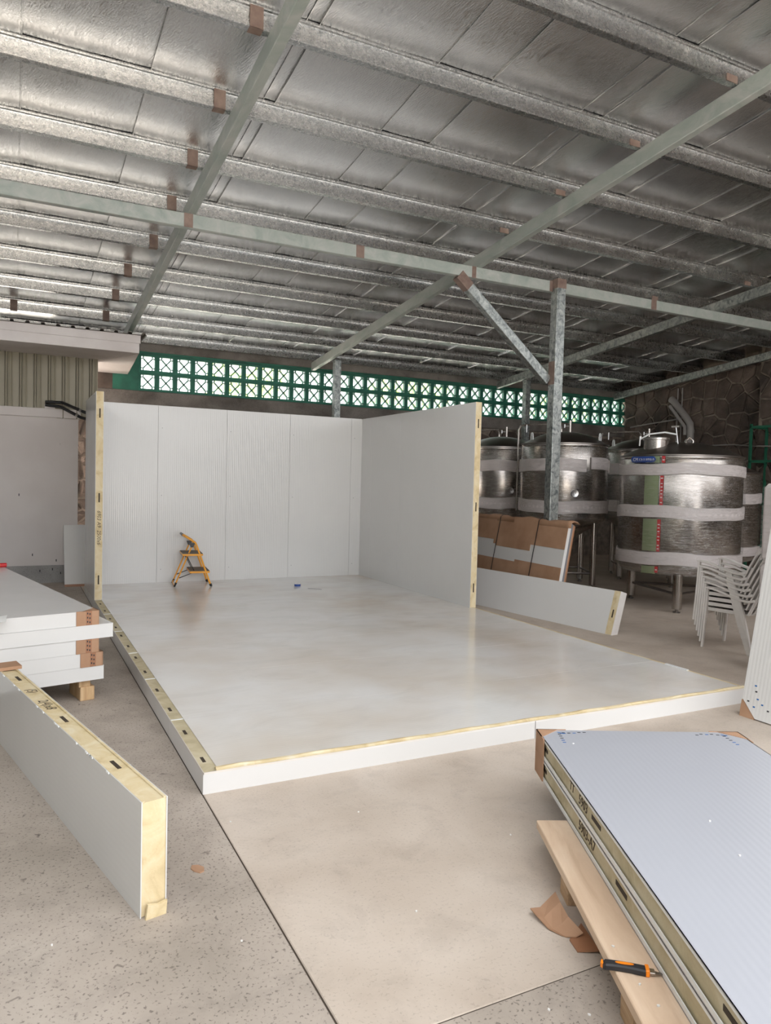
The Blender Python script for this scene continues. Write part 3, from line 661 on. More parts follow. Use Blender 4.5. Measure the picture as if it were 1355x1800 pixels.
# lying panel beyond the right wall, leaning against the cardboard pack
dv = Vector((-0.30, 2.24, 0)).normalized(); ang2 = math.atan2(-dv.x, dv.y)
r = empty('sandwich_panel', (5.005, 2.295, 0.0), ang2); tag(r, 'white panel on its long edge leaning on the cardboard pack, beside the tanks', 'panel')
tl = math.radians(17)
Mt = Matrix.Rotation(tl, 4, 'Y')
MB().box(-0.0, 0.10, 0.0, 2.7, 0.0, 0.50, 0, Mt).build('steel_skin', 'white', r, 0.002)
MB().box(-0.002, 0.0, 0.005, 0.085, 0.004, 0.498, 0, Mt).build('foam_strip', 'foam', r)
for z in (0.24,): MB().box(-0.0035, -0.0018, 0.035, 0.052, z-0.045, z+0.045, 0, Mt).build('lock_slot', 'slot', r)
MB().box(0.0, 0.1, -0.003, 0.0, 0.0, 0.5, 0, Mt).build('end_cap', 'plastic', r)

# ------------------------------------------------------------------ right stack on a pallet
thr = math.atan2(0.855, 1.84)          # long edge runs along (-0.42,-0.907)
ax_l = Vector((-0.421, -0.907, 0)); ax_w = Vector((0.907, -0.421, 0))
KR = Vector((1.565, -0.72, 0))
rzr = math.atan2(ax_w.y, ax_w.x)       # local x = width; local y points up-stack (+), so we use -length
def rp(name, z, label, slots_):
    L, Wd = 2.75, 1.06
    base = KR + ax_l*L
    r = panel(name, L, Wd, 0.104, label, 'panel', (base.x, base.y, z), rzr, 'foam', 'two panels stacked on the pallet at right', ((0,L,1,-1),(Wd,L,-1,-1)), 'bluefilm', 'foam_old', slots_y=[L-s for s in slots_])
    return r
r1 = rp('sandwich_panel', 0.150, 'lower of the two panels on the wooden pallet, marked 5903-A7 on its foam', (0.12, 1.22))
r2 = rp('sandwich_panel', 0.256, 'upper of the two panels on the wooden pallet, bluish white top face', (0.13, 0.93, 2.0))
L = 2.75
text('5903', 0.060, basis((0.0085, L-0.76, 0.050), (0,-1,0), (0,0,1)), r2, 'handwriting', 'ink', 0.0005, 0.1)
text('TT', 0.055, basis((0.0085, L-0.60, 0.055), (0,-1,0), (0,0,1)), r2, 'handwriting', 'ink', 0.0005, 0.1)
text('5903-A7', 0.062, basis((0.0085, L-0.82, 0.052), (0,-1,0), (0,0,1)), r1, 'handwriting', 'ink', 0.0005, 0.1)
rr = random.Random(12)
for (cx, s) in ((0.0, 1), (1.06, -1)):
    for k in range(13):
        a = k*0.028
        if k < 5: px_, py_ = cx+s*(0.125+a), L-0.03-rr.uniform(0,0.02)
        elif k < 10: px_, py_ = cx+s*(0.10-(k-5)*0.002), L-0.06-(k-5)*0.03
        else: px_, py_ = cx+s*(0.105+rr.uniform(-.02,.03)), L-0.03-rr.uniform(0,0.03)
        MB().box(px_-0.008, px_+0.008, py_-0.004, py_+0.004, 0.1042, 0.1049, 0).build('tape_print', 'blueink' if k >= 8 or k == 2 else 'blackink', r2)
pal = empty('wooden_pallet', (KR.x, KR.y, 0)); pal.rotation_euler = (0,0,rzr); tag(pal, 'pine pallet under the two right-hand panels, wide board jutting out', 'pallet')
PT = 0.149
# local y negative = towards the camera ; board along y
def pboard(x0, x1, y0, y1, z0, z1, nm, mats='wood', bev=0.003): return MB().box(x0, x1, y0, y1, z0, z1).build(nm, mats, pal, bev)
pboard(-0.135, 0.115, -2.9, -0.57, PT-0.036, PT, 'top_board')
pboard(0.40, 0.62, -2.9, -0.57, PT-0.036, PT, 'top_board'); pboard(0.86, 1.08, -2.9, -0.57, PT-0.036, PT, 'top_board')
for y in (-0.98, -1.66, -2.5):
    for x in (-0.11, 0.42, 0.88):
        pboard(x, x+0.14, y, y+0.10, 0.0, PT-0.036, 'block', 'wood_side')
for y in (-0.60,):
    pass
kn = empty('utility_knife', (0.822, -2.115, PT+0.001), math.atan2(-0.115, 0.145)); tag(kn, 'black and orange utility knife lying on the pallet board', 'knife')
kn.rotation_euler = (0,0,math.radians(-38))
def kbody():
    n = 14; vs = []
    for k in range(n+1):
        t_ = k/n; x_ = -0.085+0.125*t_; w_ = 0.0155*(1-0.12*math.sin(t_*PI))*(0.62 if k == 0 else 1); yb_ = 0.006*math.sin((1-t_)*PI*0.8)-0.003; h_ = 0.020*(0.7 if k == 0 else 1)
        for (a, c) in ((-1,0.15),(-0.8,0),(0.8,0),(1,0.15),(1,0.75),(0.75,1),(-0.75,1),(-1,0.75)): vs.append((x_, yb_+a*w_, c*h_))
    fs = [(k*8+j, k*8+(j+1)%8, (k+1)*8+(j+1)%8, (k+1)*8+j) for k in range(n) for j in range(8)]+[tuple(range(8)), tuple(n*8+j for j in range(8))]
    return vs, fs
vs, fs = kbody(); MB().add(vs, fs, 0, False).build('grip', 'knifeblack', kn)
MB().prism([(0.028*math.cos(a)*1.0-0.02, 0.0055*math.sin(a)+0.004) for a in [i*PI/8 for i in range(16)]], 0.0195, 0.0215).build('grip_insert', 'knifeorange', kn)
MB().prism([(-0.0915,-0.002),(-0.086,-0.010),(-0.083,0.0),(-0.084,0.014),(-0.088,0.012)], 0.003, 0.017).build('end_tab', 'knifeorange', kn)
MB().box(0.040, 0.052, -0.018, 0.016, 0.0, 0.021).build('collar', 'knifeorange', kn, 0.002)
MB().box(0.052, 0.068, -0.013, 0.010, 0.004, 0.013).build('blade_holder', 'steel', kn, 0.001)
MB().prism([(0.068,-0.010),(0.094,-0.006),(0.098,-0.001),(0.068,0.004)], 0.006, 0.009).build('blade', 'steel_dark', kn)
# cardboard piece under the pallet edge
def card_sheet(name, grid, thick, mat, label):
    rows, cols = len(grid), len(grid[0]); vs = [Vector(p) for r in grid for p in r]
    vs2 = [v+Vector((0,0,thick)) for v in vs]; n = rows*cols
    fs = [(i*cols+j, i*cols+j+1, (i+1)*cols+j+1, (i+1)*cols+j) for i in range(rows-1) for j in range(cols-1)]
    bd = [j for j in range(cols)] + [i*cols+cols-1 for i in range(1, rows)] + [(rows-1)*cols+j for j in range(cols-2, -1, -1)] + [i*cols for i in range(rows-2, 0, -1)]
    F = fs + [tuple(a+n for a in f) for f in fs] + [(bd[i], bd[(i+1) % len(bd)], bd[(i+1) % len(bd)]+n, bd[i]+n) for i in range(len(bd))]
    o = MB().add(vs+vs2, F, 0, False).build(name, mat); tag(o, label, 'cardboard'); return o
card_sheet('cardboard_piece', [[(1.02,-1.53,0.045),(0.985,-1.60,0.05),(0.955,-1.68,0.045),(0.955,-1.76,0.03)],
                               [(0.985,-1.535,0.03),(0.945,-1.60,0.03),(0.93,-1.675,0.022),(0.935,-1.745,0.012)],
                               [(0.93,-1.55,0.016),(0.905,-1.605,0.012),(0.90,-1.66,0.001),(0.915,-1.715,0.001)],
                               [(0.885,-1.548,0.022),(0.882,-1.60,0.016),(0.885,-1.655,0.004),(0.905,-1.705,0.003)]], 0.004, 'card', 'torn cardboard flap curling out from under the pallet')
card_sheet('cardboard_piece', [[(1.0,-1.70,0.02),(0.96,-1.84,0.01)],[(0.915,-1.735,0.0005),(0.895,-1.80,0.0005)]], 0.004, 'card_dark', 'small dark cardboard piece beneath the curled flap by the pallet')
# crumbs of foam and paper
def chip(x, y, z, s, mat, label, cat, grp=None, rnd=random.Random(2)):
    n = 7; poly = [(s*(0.6+0.5*rnd.random())*math.cos(2*PI*k/n)*1.3, s*(0.6+0.5*rnd.random())*math.sin(2*PI*k/n)) for k in range(n)]
    o = MB().prism(poly, 0, 0.004).build(label[0], mat, None, 0, (x, y, z)); o.rotation_euler = (0,0,rnd.random()*3); tag(o, label[1], cat, grp); return o
for (x, y) in [(0.86,-2.00),(0.80,-2.17),(0.78,-2.26),(0.94,-2.1)]:
    chip(x, y, PT+0.0005, 0.0042, 'paper', ('foam_crumb', 'tiny white crumb on the pallet board near the knife'), 'crumb', 'white crumbs on the pallet board')
chip(-0.187, -0.708, 0.0, 0.03, 'card', ('cardboard_scrap', 'small torn brown scrap on the grey floor strip near the board end'), 'scrap')
for (x, y) in [(0.5,-1.35),(-0.15,-1.25),(0.62,-1.98),(0.72,-2.05),(0.9,-1.6),(-0.75,-1.0),(-0.28,0.55),(0.65,-0.5),(-0.6,-1.5),(0.05,-0.35),(1.2,-1.0),(2.6,-0.7)]:
    chip(x, y, 0.0, 0.0042, 'paper', ('foam_crumb', 'tiny pale crumb lying on the concrete floor'), 'crumb', 'pale crumbs on the concrete floor')
for (u, v) in [(0.42,-1.02),(0.40,-1.28),(0.75,-1.25),(0.13,-0.20),(0.55,-1.65)]:
    p = KR + ax_w*u - Vector((-ax_l.x, -ax_l.y, 0))*0 + ax_l*(-v)
    chip(p.x, p.y, 0.3605, 0.0042, 'paper', ('foam_crumb', 'small white crumb on top of the right-hand panel stack'), 'crumb', 'white crumbs on the right panel stack')

# ------------------------------------------------------------------ panel and wrapped pack at the right edge
r = empty('sandwich_panel', (3.835, -0.20, 0.0)); tag(r, 'white ribbed panel leaning upright at the right edge, cardboard on its foot', 'panel')
tl = math.radians(10.4); Mt = Matrix.Rotation(tl, 4, 'Y')
Mt2 = Mt
cc = 0.12
MB().prism([(-1.05,0.0),(-0.0-cc,0.0),(0,cc),(0,2.3),(-1.05,2.3)], 0, 0.10, 0, Mt @ basis((0.10,0,0.01),(0,1,0),(0,0,1)) @ Matrix.Diagonal((1,1,-1,1))).build('steel_skin', 'riby', r)
b = MB().box(0.004, 0.106, -0.11, 0.006, 0.0, 0.12, 0, Mt); cb = b.build('cardboard_corner', 'card', r)
for k, (y, z) in enumerate([(-0.10,0.20),(-0.12,0.15),(-0.05,0.12),(-0.16,0.12),(-0.21,0.09),(-0.10,0.09),(-0.27,0.08),(-0.09,0.24)]):
    MB().box(-0.0015-0.0, -0.0002, y-0.008, y+0.008, z-0.005, z+0.005, 0, Mt).build('tape_print', 'blueink' if k % 2 else 'blackink', r)
r = empty('foam_wrapped_pack', (5.09, 0.62, 0.0)); tag(r, 'tall pack of panels in white foam and film, upright behind the leaning panel', 'pack')
MB().box(0.0, 0.55, -1.6, 0.0, 0.0, 0.985).build('lower_wrap', 'wrapfoam', r, 0.03)
MB().box(0.0, 0.55, -1.6, 0.0, 1.0, 1.70).build('upper_wrap', 'wrapfoam', r, 0.04)
MB().box(-0.006, 0.556, -1.606, 0.006, 0.02, 1.69).build('stretch_film', 'film', r, 0.03)

# ------------------------------------------------------------------ cardboard pack behind the leaning panel
bd = Vector((0.06, 0.998, 0)); angb = math.atan2(-bd.x, bd.y)
r = empty('cardboard_pack', (5.03, 3.32, 0.0), angb); tag(r, 'strapped pack of white boards wrapped in brown cardboard, leaning by the tall post', 'pack')
tl = math.radians(9.5); Mt = Matrix.Rotation(tl, 4, 'Y'); Lp = 2.3
MB().box(0.008, 0.05, 0.0, Lp, 0.0, 1.20, 0, Mt).build('white_board', 'white', r)
MB().box(0.052, 0.085, 0.01, Lp, 0.0, 1.19, 0, Mt).build('grey_board', 'greyboard', r)
MB().box(0.088, 0.105, 0.015, Lp, 0.0, 1.18, 0, Mt).build('brown_board', 'card', r)
MB().box(0.108, 0.125, 0.02, Lp, 0.0, 1.17, 0, Mt).build('brown_board', 'card_dark', r)
def cflap(y0, y1, z0, z1, dx, nm='cardboard_sheet'): return MB().box(dx-0.005, dx, y0, y1, z0, z1, 0, Mt).build(nm, 'card', r)
cflap(-0.005, 0.86, 0.86, 1.20, 0.006); cflap(0.86, 1.62, 0.80, 1.20, 0.005); cflap(1.62, Lp, 0.86, 1.20, 0.004)
cflap(0.62, 1.18, 0.885, 1.205, -0.001); cflap(0.72, 1.55, 0.775, 0.9, 0.007)
cflap(0.0, 1.02, 0.30, 0.63, 0.006); cflap(0.9, Lp, 0.30, 0.60, 0.004)
# wavy cardboard fold over the top
vs = []; nn = 24; rr = random.Random(9)
for k in range(nn+1):
    y = -0.06 + (Lp+0.06)*k/nn; w_ = 0.010*math.sin(k*0.8)+0.006*math.sin(k*2.1)
    for (x_, z_) in ((0.0,1.13),(-0.004,1.195),(0.03,1.215+w_),(0.09,1.222+w_*1.3),(0.128,1.20)): vs.append((x_, y, z_))
fs = [(k*5+j, k*5+j+1, (k+1)*5+j+1, (k+1)*5+j) for k in range(nn) for j in range(4)]
o = MB().add(vs, fs, 0, True, Mt).build('cardboard_fold', 'card', r)
md = o.modifiers.new('s', 'SOLIDIFY'); md.thickness = 0.005
MB().tube([(0.13,0.02,1.22),(0.16,0.05,1.20),(0.17,0.1,1.16),(0.14,0.06,1.10)], 0.02, 6, 0, True, Mt).build('crumpled_film', 'film', r)
for y in (0.60, 1.52): MB().sweep([(-0.006,y+0.04,0.0),(-0.008,y+0.02,0.6),(-0.010,y,1.19),(0.03,y,1.236),(0.10,y,1.240),(0.135,y,1.19)], 0.014, 0.002, (0,1,0), 0, Mt).build('packing_strap', 'strap', r)

# ------------------------------------------------------------------ tanks
def arc_profile(R, H, n=10): return [(R*math.sin(PI/2*k/n)*1.0 if False else R*(k/n), H*math.cos(PI/2*(k/n))) for k in range(n, -1, -1)]
def make_tank(loc, face, R, z0, z1, dome, bands, label, leg_r=0.055, nlegs=3, kind='a', film=True, cone=0.0, leg_off=0.0):
    r = empty('steel_tank', (loc[0], loc[1], 0), face); tag(r, label, 'tank', 'stainless tanks wrapped in film')
    # local +x faces the camera
    prof = [(R-0.10, z0-0.02), (R-0.03, z0+0.02), (R, z0+0.07), (R, z1-0.06), (R-0.008, z1-0.045), (R, z1-0.03), (R-0.005, z1), (R-0.03, z1+0.02)]
    if cone: prof = [(0.12, z0-cone), (R-0.04, z0-0.01)] + prof[1:]
    else: prof = [(0.0, z0-0.05), (R*0.6, z0-0.045)] + prof
    MB().lathe(prof, 64).build('shell', 'steel', r)
    n = 12; dp = [((R-0.03)*math.cos(PI/2*k/n), z1+0.02+dome*math.sin(PI/2*k/n)) for k in range(n+1)]
    # shallow dome
    dp = [((R-0.03)*(1-k/n), z1+0.02+dome*(1-(1-k/n)**2.2)) for k in range(n+1)]
    MB().lathe(dp, 64).build('dome_lid', 'steel_dark', r)
    MB().lathe([(R+0.002,z1-0.012),(R+0.012,z1-0.006),(R+0.012,z1+0.010),(R-0.02,z1+0.016)], 64).build('rim_ring', 'steel_dark', r)
    for bi, (b0, b1, a0, a1) in enumerate(bands):
        seg = 56; vs = []; full = a1-a0 > 6.2; rr = random.Random(bi+int(R*100)); ph = rr.random()*6
        rows = [(R+0.002, b0), (R+0.024, b0+0.004), (R+0.027, (b0+b1)/2), (R+0.024, b1-0.004), (R+0.002, b1)]
        for k in range(seg+1):
            a = a0+(a1-a0)*k/seg; dz = 0.012*math.sin(3*a+ph)+0.006*math.sin(7*a+ph)
            for rad, z in rows: vs.append((rad*math.cos(a), rad*math.sin(a), z+dz))
        fs = [(k*5+j, (k+1)*5+j, (k+1)*5+j+1, k*5+j+1) for k in range(seg) for j in range(4)]
        if not full: fs += [(0,1,2,3,4), tuple(seg*5+j for j in (4,3,2,1,0))]
        MB().add(vs, fs, 0, True).build('foam_band', 'wrapfoam', r)
    if film:
        fp = []; zc = z0+0.0
        while zc < z1-0.02: fp.append((R+0.030+0.004*math.sin(zc*23), zc)); zc += 0.05
        fp.append((R+0.016, z1-0.03))
        MB().lathe(fp, 72).build('stretch_film', 'film', r)
    for k in range(nlegs):
        a = leg_off + 2*PI*k/nlegs; rad = R-0.10
        lg = MB().tube([(rad*math.cos(a), rad*math.sin(a), 0.05), (rad*math.cos(a), rad*math.sin(a), z0+0.02)], leg_r, 20).build('leg', 'steel', r)
        MB().tube([(rad*math.cos(a), rad*math.sin(a), 0.0), (rad*math.cos(a), rad*math.sin(a), 0.012)], leg_r*0.75, 14).tube([(rad*math.cos(a), rad*math.sin(a), 0.01), (rad*math.cos(a), rad*math.sin(a), 0.06)], 0.018, 8).build('levelling_foot', 'steel_dark', lg)
        a2 = leg_off + 2*PI*((k+1) % nlegs)/nlegs
        MB().tube([(rad*math.cos(a), rad*math.sin(a), 0.24), (rad*math.cos(a2), rad*math.sin(a2), 0.24)], 0.018, 8).build('leg_tie', 'steel_dark', r)
    return r
def lug(r, a, rad, z):
    M_ = Matrix.Rotation(a, 4, 'Z') @ Matrix.Translation((rad, 0, z))
    b = MB(); b.box(-0.006, 0.006, -0.045, 0.045, -0.06, 0.0, 0, M_)
    n = 12; ro, ri = 0.042, 0.017; vs = []
    for k in range(n):
        t_ = 2*PI*k/n
        for rad_ in (ri, ro):
            for x_ in (-0.006, 0.006): vs.append((x_, rad_*math.cos(t_), 0.018+rad_*math.sin(t_)))
    fs = []
    for k in range(n):
        a_ = k*4; c = ((k+1) % n)*4; fs += [(a_,a_+2,c+2,c),(a_+1,c+1,c+3,a_+3),(a_+2,a_+3,c+3,c+2),(a_,c,c+1,a_+1)]
    b.add(vs, fs, 0, False, M_); b.build('lifting_lug', 'lip', r)
FULL = (-PI, PI)
def camang(loc): return math.atan2(CAM.y-loc[1], CAM.x-loc[0])
tloc = (7.44, 3.58)
t1 = make_tank(tloc, camang(tloc), 0.80, 0.50, 2.07, 0.19, [(0.615,0.785,-PI,PI),(1.235,1.40,-PI,PI),(1.81,1.96,-PI,PI)], 'largest wrapped steel tank with blue label and red tape, nearest the chairs', leg_r=0.062, leg_off=0.03)
# local +x camera, +y is to the right? (local y = 90deg counter-clockwise: to the camera it appears left)
zt = 2.07
MB().lathe([(0.165,zt+0.06),(0.165,zt+0.215),(0.183,zt+0.22),(0.183,zt+0.245),(0.175,zt+0.25),(0.0,zt+0.285)], 32, 0, True, Matrix.Translation((0.34, -0.32, 0))).build('manway', 'steel', t1)
MB().tube([(0.36,-0.53,zt+0.23),(0.36,-0.42,zt+0.30),(0.36,-0.22,zt+0.325),(0.36,-0.06,zt+0.295)], 0.011, 8).build('manway_clamp_bar', 'lip', t1)
MB().tube([(0.36,-0.045,zt+0.14),(0.35,-0.085,zt+0.41)], 0.009, 8).tube([(0.36,-0.04,zt+0.405),(0.36,-0.14,zt+0.40)], 0.012, 8).build('clamp_screw', 'chrome', t1)
MB().tube([(0.36,-0.54,zt+0.14),(0.36,-0.535,zt+0.27)], 0.011, 8).build('clamp_hinge', 'chrome', t1)
MB().tube([(0.20,0.05,zt+0.10),(0.20,0.05,zt+0.22),(0.20,0.09,zt+0.265),(0.20,0.14,zt+0.22),(0.20,0.14,zt+0.17)], 0.016, 8).build('vent_elbow', 'steel', t1)
def on_shell(R, a, z): return (R*math.cos(a), R*math.sin(a), z)
def curved_patch(r, R, a0, a1, z0, z1, name, mat, off=0.002):
    n = 12; vs = []
    for k in range(n+1):
        a = a0+(a1-a0)*k/n; vs += [on_shell(R+off, a, z0), on_shell(R+off, a, z1)]
    fs = [(2*k, 2*k+2, 2*k+3, 2*k+1) for k in range(n)]
    return MB().add(vs, fs, 0, True).build(name, mat, r)
# label: rounded blue plate with white letters
b = MB(); n = 20; vs = []
a0, a1, lz0, lz1 = -0.86, -0.38, 1.972, 2.052
vs = []; nn = 24; R8 = 0.832; hz = (lz1-lz0)/2; ra = hz/R8
for k in range(nn+1):
    a = a0+(a1-a0)*k/nn; e = min(a-a0, a1-a); h_ = hz*math.sqrt(max(0.0, 1-(1-min(1, e/ra))**2)); h_ = max(h_, 0.002)
    vs += [on_shell(R8, a, (lz0+lz1)/2-h_), on_shell(R8, a, (lz0+lz1)/2+h_)]
lb = MB().add(vs, [(2*k, 2*k+2, 2*k+3, 2*k+1) for k in range(nn)], 0, True).build('label_plate', 'blue', t1)
for k, chr_ in enumerate('cassman'):
    a = -0.665 + k*0.041; rr_ = 0.80+0.034
    text(chr_, 0.056, basis((rr_*math.cos(a), rr_*math.sin(a), 2.016), (-math.sin(a), math.cos(a), 0), (0,0,1)), lb, 'label_letter', 'paper', 0.0006)
for k, chr_ in enumerate('CM'):
    a = -0.785 + k*0.058; rr_ = 0.80+0.034
    text(chr_, 0.060, basis((rr_*math.cos(a), rr_*math.sin(a), 2.010), (-math.sin(a), math.cos(a), 0), (0,0,1)), lb, 'label_letter', 'paper', 0.0006)
tapeR = []
for z0_, z1_ in ((0.52,0.60),(0.80,1.225),(1.41,1.80),(1.97,2.055)):
    aa = 0.235 + (z0_-1.3)*(-0.0) ; sh = (z0_+z1_)/2
    a_c = -0.29 + 0.035*(sh-1.3)
    t_ = curved_patch(t1, 0.80, a_c-0.026, a_c+0.026, z0_, z1_, 'red_tape', 'red', 0.012)
    zz = z0_+0.03
    while zz < z1_-0.02:
        curved_patch(t_, 0.80, a_c-0.016, a_c+0.016, zz, zz+0.012, 'tape_lettering', 'lip', 0.0135); zz += 0.045 if int(zz*100) % 3 else 0.07
for z0_, z1_ in ((0.50,0.60),(0.80,1.225),(1.41,1.80),(1.97,2.055)): curved_patch(t1, 0.80, -0.58, -0.33, z0_, z1_, 'green_protective_strip', 'greenfilm', 0.006)
lug(t1, 0.0+2.4, 0.62, zt+0.12)
# second tank row (built as one and copied)
l2 = (7.24, 5.79)
t2 = make_tank(l2, camang(l2), 0.70, 1.08, 2.30, 0.20, [(1.20,1.40,-PI,PI),(1.86,2.06,-PI*1.55,0.50),(1.90,2.09,0.62,1.25)], 'conical-bottom steel tank directly behind the tall braced post', leg_r=0.05, nlegs=4, cone=0.35, leg_off=-0.58)
zt = 2.30
MB().tube([(0.1,0.08,zt+0.17),(0.1,0.08,zt+0.40)], 0.022, 10).build('top_nozzle', 'steel', t2)
MB().tube([(0.1,0.08,zt+0.31),(0.1,0.0,zt+0.31)], 0.012, 8).tube([(0.1,-0.01,zt+0.28),(0.1,-0.01,zt+0.34)], 0.012, 8).build('valve', 'chrome', t2)
MB().tube([(0.05,-0.06,zt+0.18),(0.05,-0.06,zt+0.30),(0.05,-0.10,zt+0.35),(0.05,-0.64,zt+0.33),(0.05,-0.72,zt+0.31),(0.05,-0.75,zt+0.24),(0.05,-0.75,1.2)], 0.016, 8).build('cleaning_pipe', 'steel', t2)
MB().tube([(0.10,-0.62,zt+0.33),(0.10,-0.62,zt+0.20)], 0.010, 8).build('sight_valve', 'chrome', t2)
lug(t2, 1.15, 0.60, zt+0.13); lug(t2, -1.05, 0.60, zt+0.13)
MB().lathe([(0.0,0.0),(0.02,0.0),(0.02,0.03),(0.055,0.035),(0.06,0.02),(0.06,-0.02)], 20, 0, True, Matrix.Translation((0.70*math.cos(0.25), 0.70*math.sin(0.25), 1.52)) @ Matrix.Rotation(0.25,4,'Z') @ Matrix.Rotation(PI/2,4,'Y')).build('side_port', 'chrome', t2)
for loc, l in (((7.30, 7.62), 'steel tank half hidden behind the cold room right wall'), ((9.35, 6.10), 'rear steel tank peeking out left of the largest tank')):
    c = copy_tree(t2); c.location = (loc[0], loc[1], 0); c.rotation_euler = (0,0,camang(loc)); c['label'] = l
l5 = (9.15, 4.42)
t5 = make_tank(l5, camang(l5), 0.68, 0.55, 1.90, 0.14, [(0.62,0.76,-PI,PI),(1.42,1.58,-PI,PI)], 'dim steel tank at far right beside the largest tank', leg_off=0.4)
lug(t5, -0.55, 0.55, 2.04)

# ------------------------------------------------------------------ stacked plastic chairs
def make_chair():
    r = empty('plastic_chair'); hw_ = 0.24
    # local +y is the front of the chair
    for sx, nm in ((-1,'armrest'),(1,'armrest')):
        x_ = sx*hw_
        pts = [(x_,0.240,0.620),(x_,0.20,0.622),(x_,0.10,0.604),(x_,0.0,0.570),(x_,-0.10,0.540),(x_,-0.20,0.528),(x_*0.97,-0.255,0.545)]
        MB().sweep(pts, [0.042,0.05,0.055,0.05,0.046,0.044,0.03], [0.014,0.020,0.022,0.022,0.024,0.026,0.028], (1,0,0)).build(nm, 'plastic', r, 0.003)
        # front leg: blade from arm to floor, flaring
        vs = [(x_-0.004,0.232,0.615),(x_-0.004,0.195,0.615),(x_+0.004+sx*0.0,0.195,0.615),(x_+0.004,0.232,0.615)]
        MB().sweep([(x_,0.215,0.61),(x_,0.222,0.42),(x_+sx*0.004,0.236,0.2),(x_+sx*0.008,0.250,0.0)], [0.040,0.044,0.036,0.030], [0.018,0.021,0.020,0.020], (1,0,0)).build('leg', 'plastic', r, 0.002)
        lg = MB().sweep([(x_,-0.09,0.538),(x_,-0.12,0.42),(x_+sx*0.004,-0.18,0.2),(x_+sx*0.008,-0.235,0.0)], [0.020,0.036,0.036,0.034], [0.060,0.070,0.062,0.048], (1,0,0)).build('leg', 'plastic', r, 0.002)
    # seat shell
    vs = []; nx, ny = 8, 8
    for j in range(ny+1):
        y = 0.225-0.42*j/ny
        for i in range(nx+1):
            x_ = (-1+2*i/nx)*(0.225-0.02*j/ny); z = 0.425-0.03*j/ny-0.012*(1-(x_/0.225)**2) - (0.02 if j == 0 else 0)
            vs.append((x_, y, z))
    fs = [(j*(nx+1)+i, j*(nx+1)+i+1, (j+1)*(nx+1)+i+1, (j+1)*(nx+1)+i) for j in range(ny) for i in range(nx)]
    o = MB().add(vs, fs, 0, True).build('seat', 'plastic', r); md = o.modifiers.new('s','SOLIDIFY'); md.thickness = 0.006
    MB().box(-0.225,0.225,0.216,0.228,0.355,0.42).box(-0.232,-0.222,-0.16,0.22,0.385,0.420).box(0.222,0.232,-0.16,0.22,0.385,0.420).build('apron', 'plastic', r)
    # back: two uprights, top rail and slats
    def bk(z): t_ = (z-0.39)/0.42; return -0.195-0.165*t_-0.02*t_*t_
    b = MB()
    for sx in (-1, 1):
        pts = [(sx*(0.215-0.02*k/8), bk(0.39+0.40*k/8), 0.39+0.40*k/8) for k in range(9)]
        b.sweep(pts, 0.05, 0.016, (1,0,0))
    pts = [(-0.20+0.40*k/10, bk(0.80-0.030*abs(k-5)/5*1.0)-0.03*(1-((k-5)/5)**2), 0.80-0.03*(abs(k-5)/5)**2) for k in range(11)]
    b.sweep(pts, 0.070, 0.014, (0,-0.35,0.94))
    b.build('backrest', 'plastic', r)
    for k in range(4):
        x_ = -0.12+0.08*k
        MB().sweep([(x_, bk(0.40)-0.01, 0.40), (x_, bk(0.60)-0.03, 0.60), (x_, bk(0.78)-0.025, 0.78)], 0.045, 0.007, (1,0,0)).build('back_slat', 'plastic', r)
    return r
ch = make_chair(); fdir = Vector((-0.11, 0.46, 0)).normalized(); crz = math.atan2(-fdir.x, fdir.y)
names = ['bottom white plastic chair of the stack, standing on the floor', 'second white plastic chair up in the stack', 'third white plastic chair up in the stack', 'fourth white plastic chair up in the stack', 'fifth white plastic chair, just under the top one', 'topmost white plastic chair of the stack']
cbase = Vector((5.815, 1.34, 0))
for k in range(6):
    c = ch if k == 0 else copy_tree(ch)
    p = cbase + fdir*0.020*k
    c.location = (p.x, p.y, 0.054*k); c.rotation_euler = (0,0,crz); tag(c, names[k], 'chair', 'white plastic chairs in one stack')

# ------------------------------------------------------------------ services on the stone wall
o = empty('drain_pipe', (XR-0.12, 7.52, 0)); tag(o, 'thick grey drain pipe with an angled elbow on the stone wall', 'pipe')
MB().tube([(0,0,0.0),(0,0,2.98)], 0.075, 16).build('riser', 'pvc', o); MB().tube([(0,0.0,2.90),(0,0.02,3.05),(0,0.09,3.14),(0,0.50,3.58),(0,0.56,3.62)], 0.075, 16).build('elbow', 'pvc', o)
MB().lathe([(0.085,2.84),(0.085,2.92)], 16).build('collar', 'pvc', o)
MB().tube([(-0.10,0.06,2.80),(-0.10,0.07,2.98),(-0.10,0.50,3.46)], 0.035, 10).build('side_pipe', 'pvc', o)
for y, l in ((7.83, 'thin grey conduit rising beside the drain pipe, nearer the camera side'), (7.95, 'thin grey conduit rising beside the drain pipe, nearer the back wall')):
    o = MB().tube([(0,0,0.0),(0,0,3.85)], 0.014, 8).build('conduit', 'pvc', None, 0, (XR-0.06, y, 0)); tag(o, l, 'conduit')
o = MB().tube([(XR-0.08,9.3,3.06),(XR-0.08,8.6,3.12),(XR-0.08,8.0,3.16),(XR-0.08,7.9,3.17)], 0.016, 8).build('wall_cable', 'pvc'); tag(o, 'thin pale pipe running level from the breeze wall to the drain pipe', 'cable')
o = MB().tube([(XR-0.09,7.3,2.50),(XR-0.09,7.0,2.56),(XR-0.09,6.5,2.56),(XR-0.10,5.85,2.50),(XR-0.42,5.70,2.49),(XR-0.42,5.0,2.47)], 0.012, 8).build('wall_cable', 'pvc'); tag(o, 'drooping cable along the stone wall above the dim tank', 'cable')
rk = empty('storage_rack', (11.45, 5.50, 0)); tag(rk, 'green painted metal rack frame against the stone side wall', 'rack')
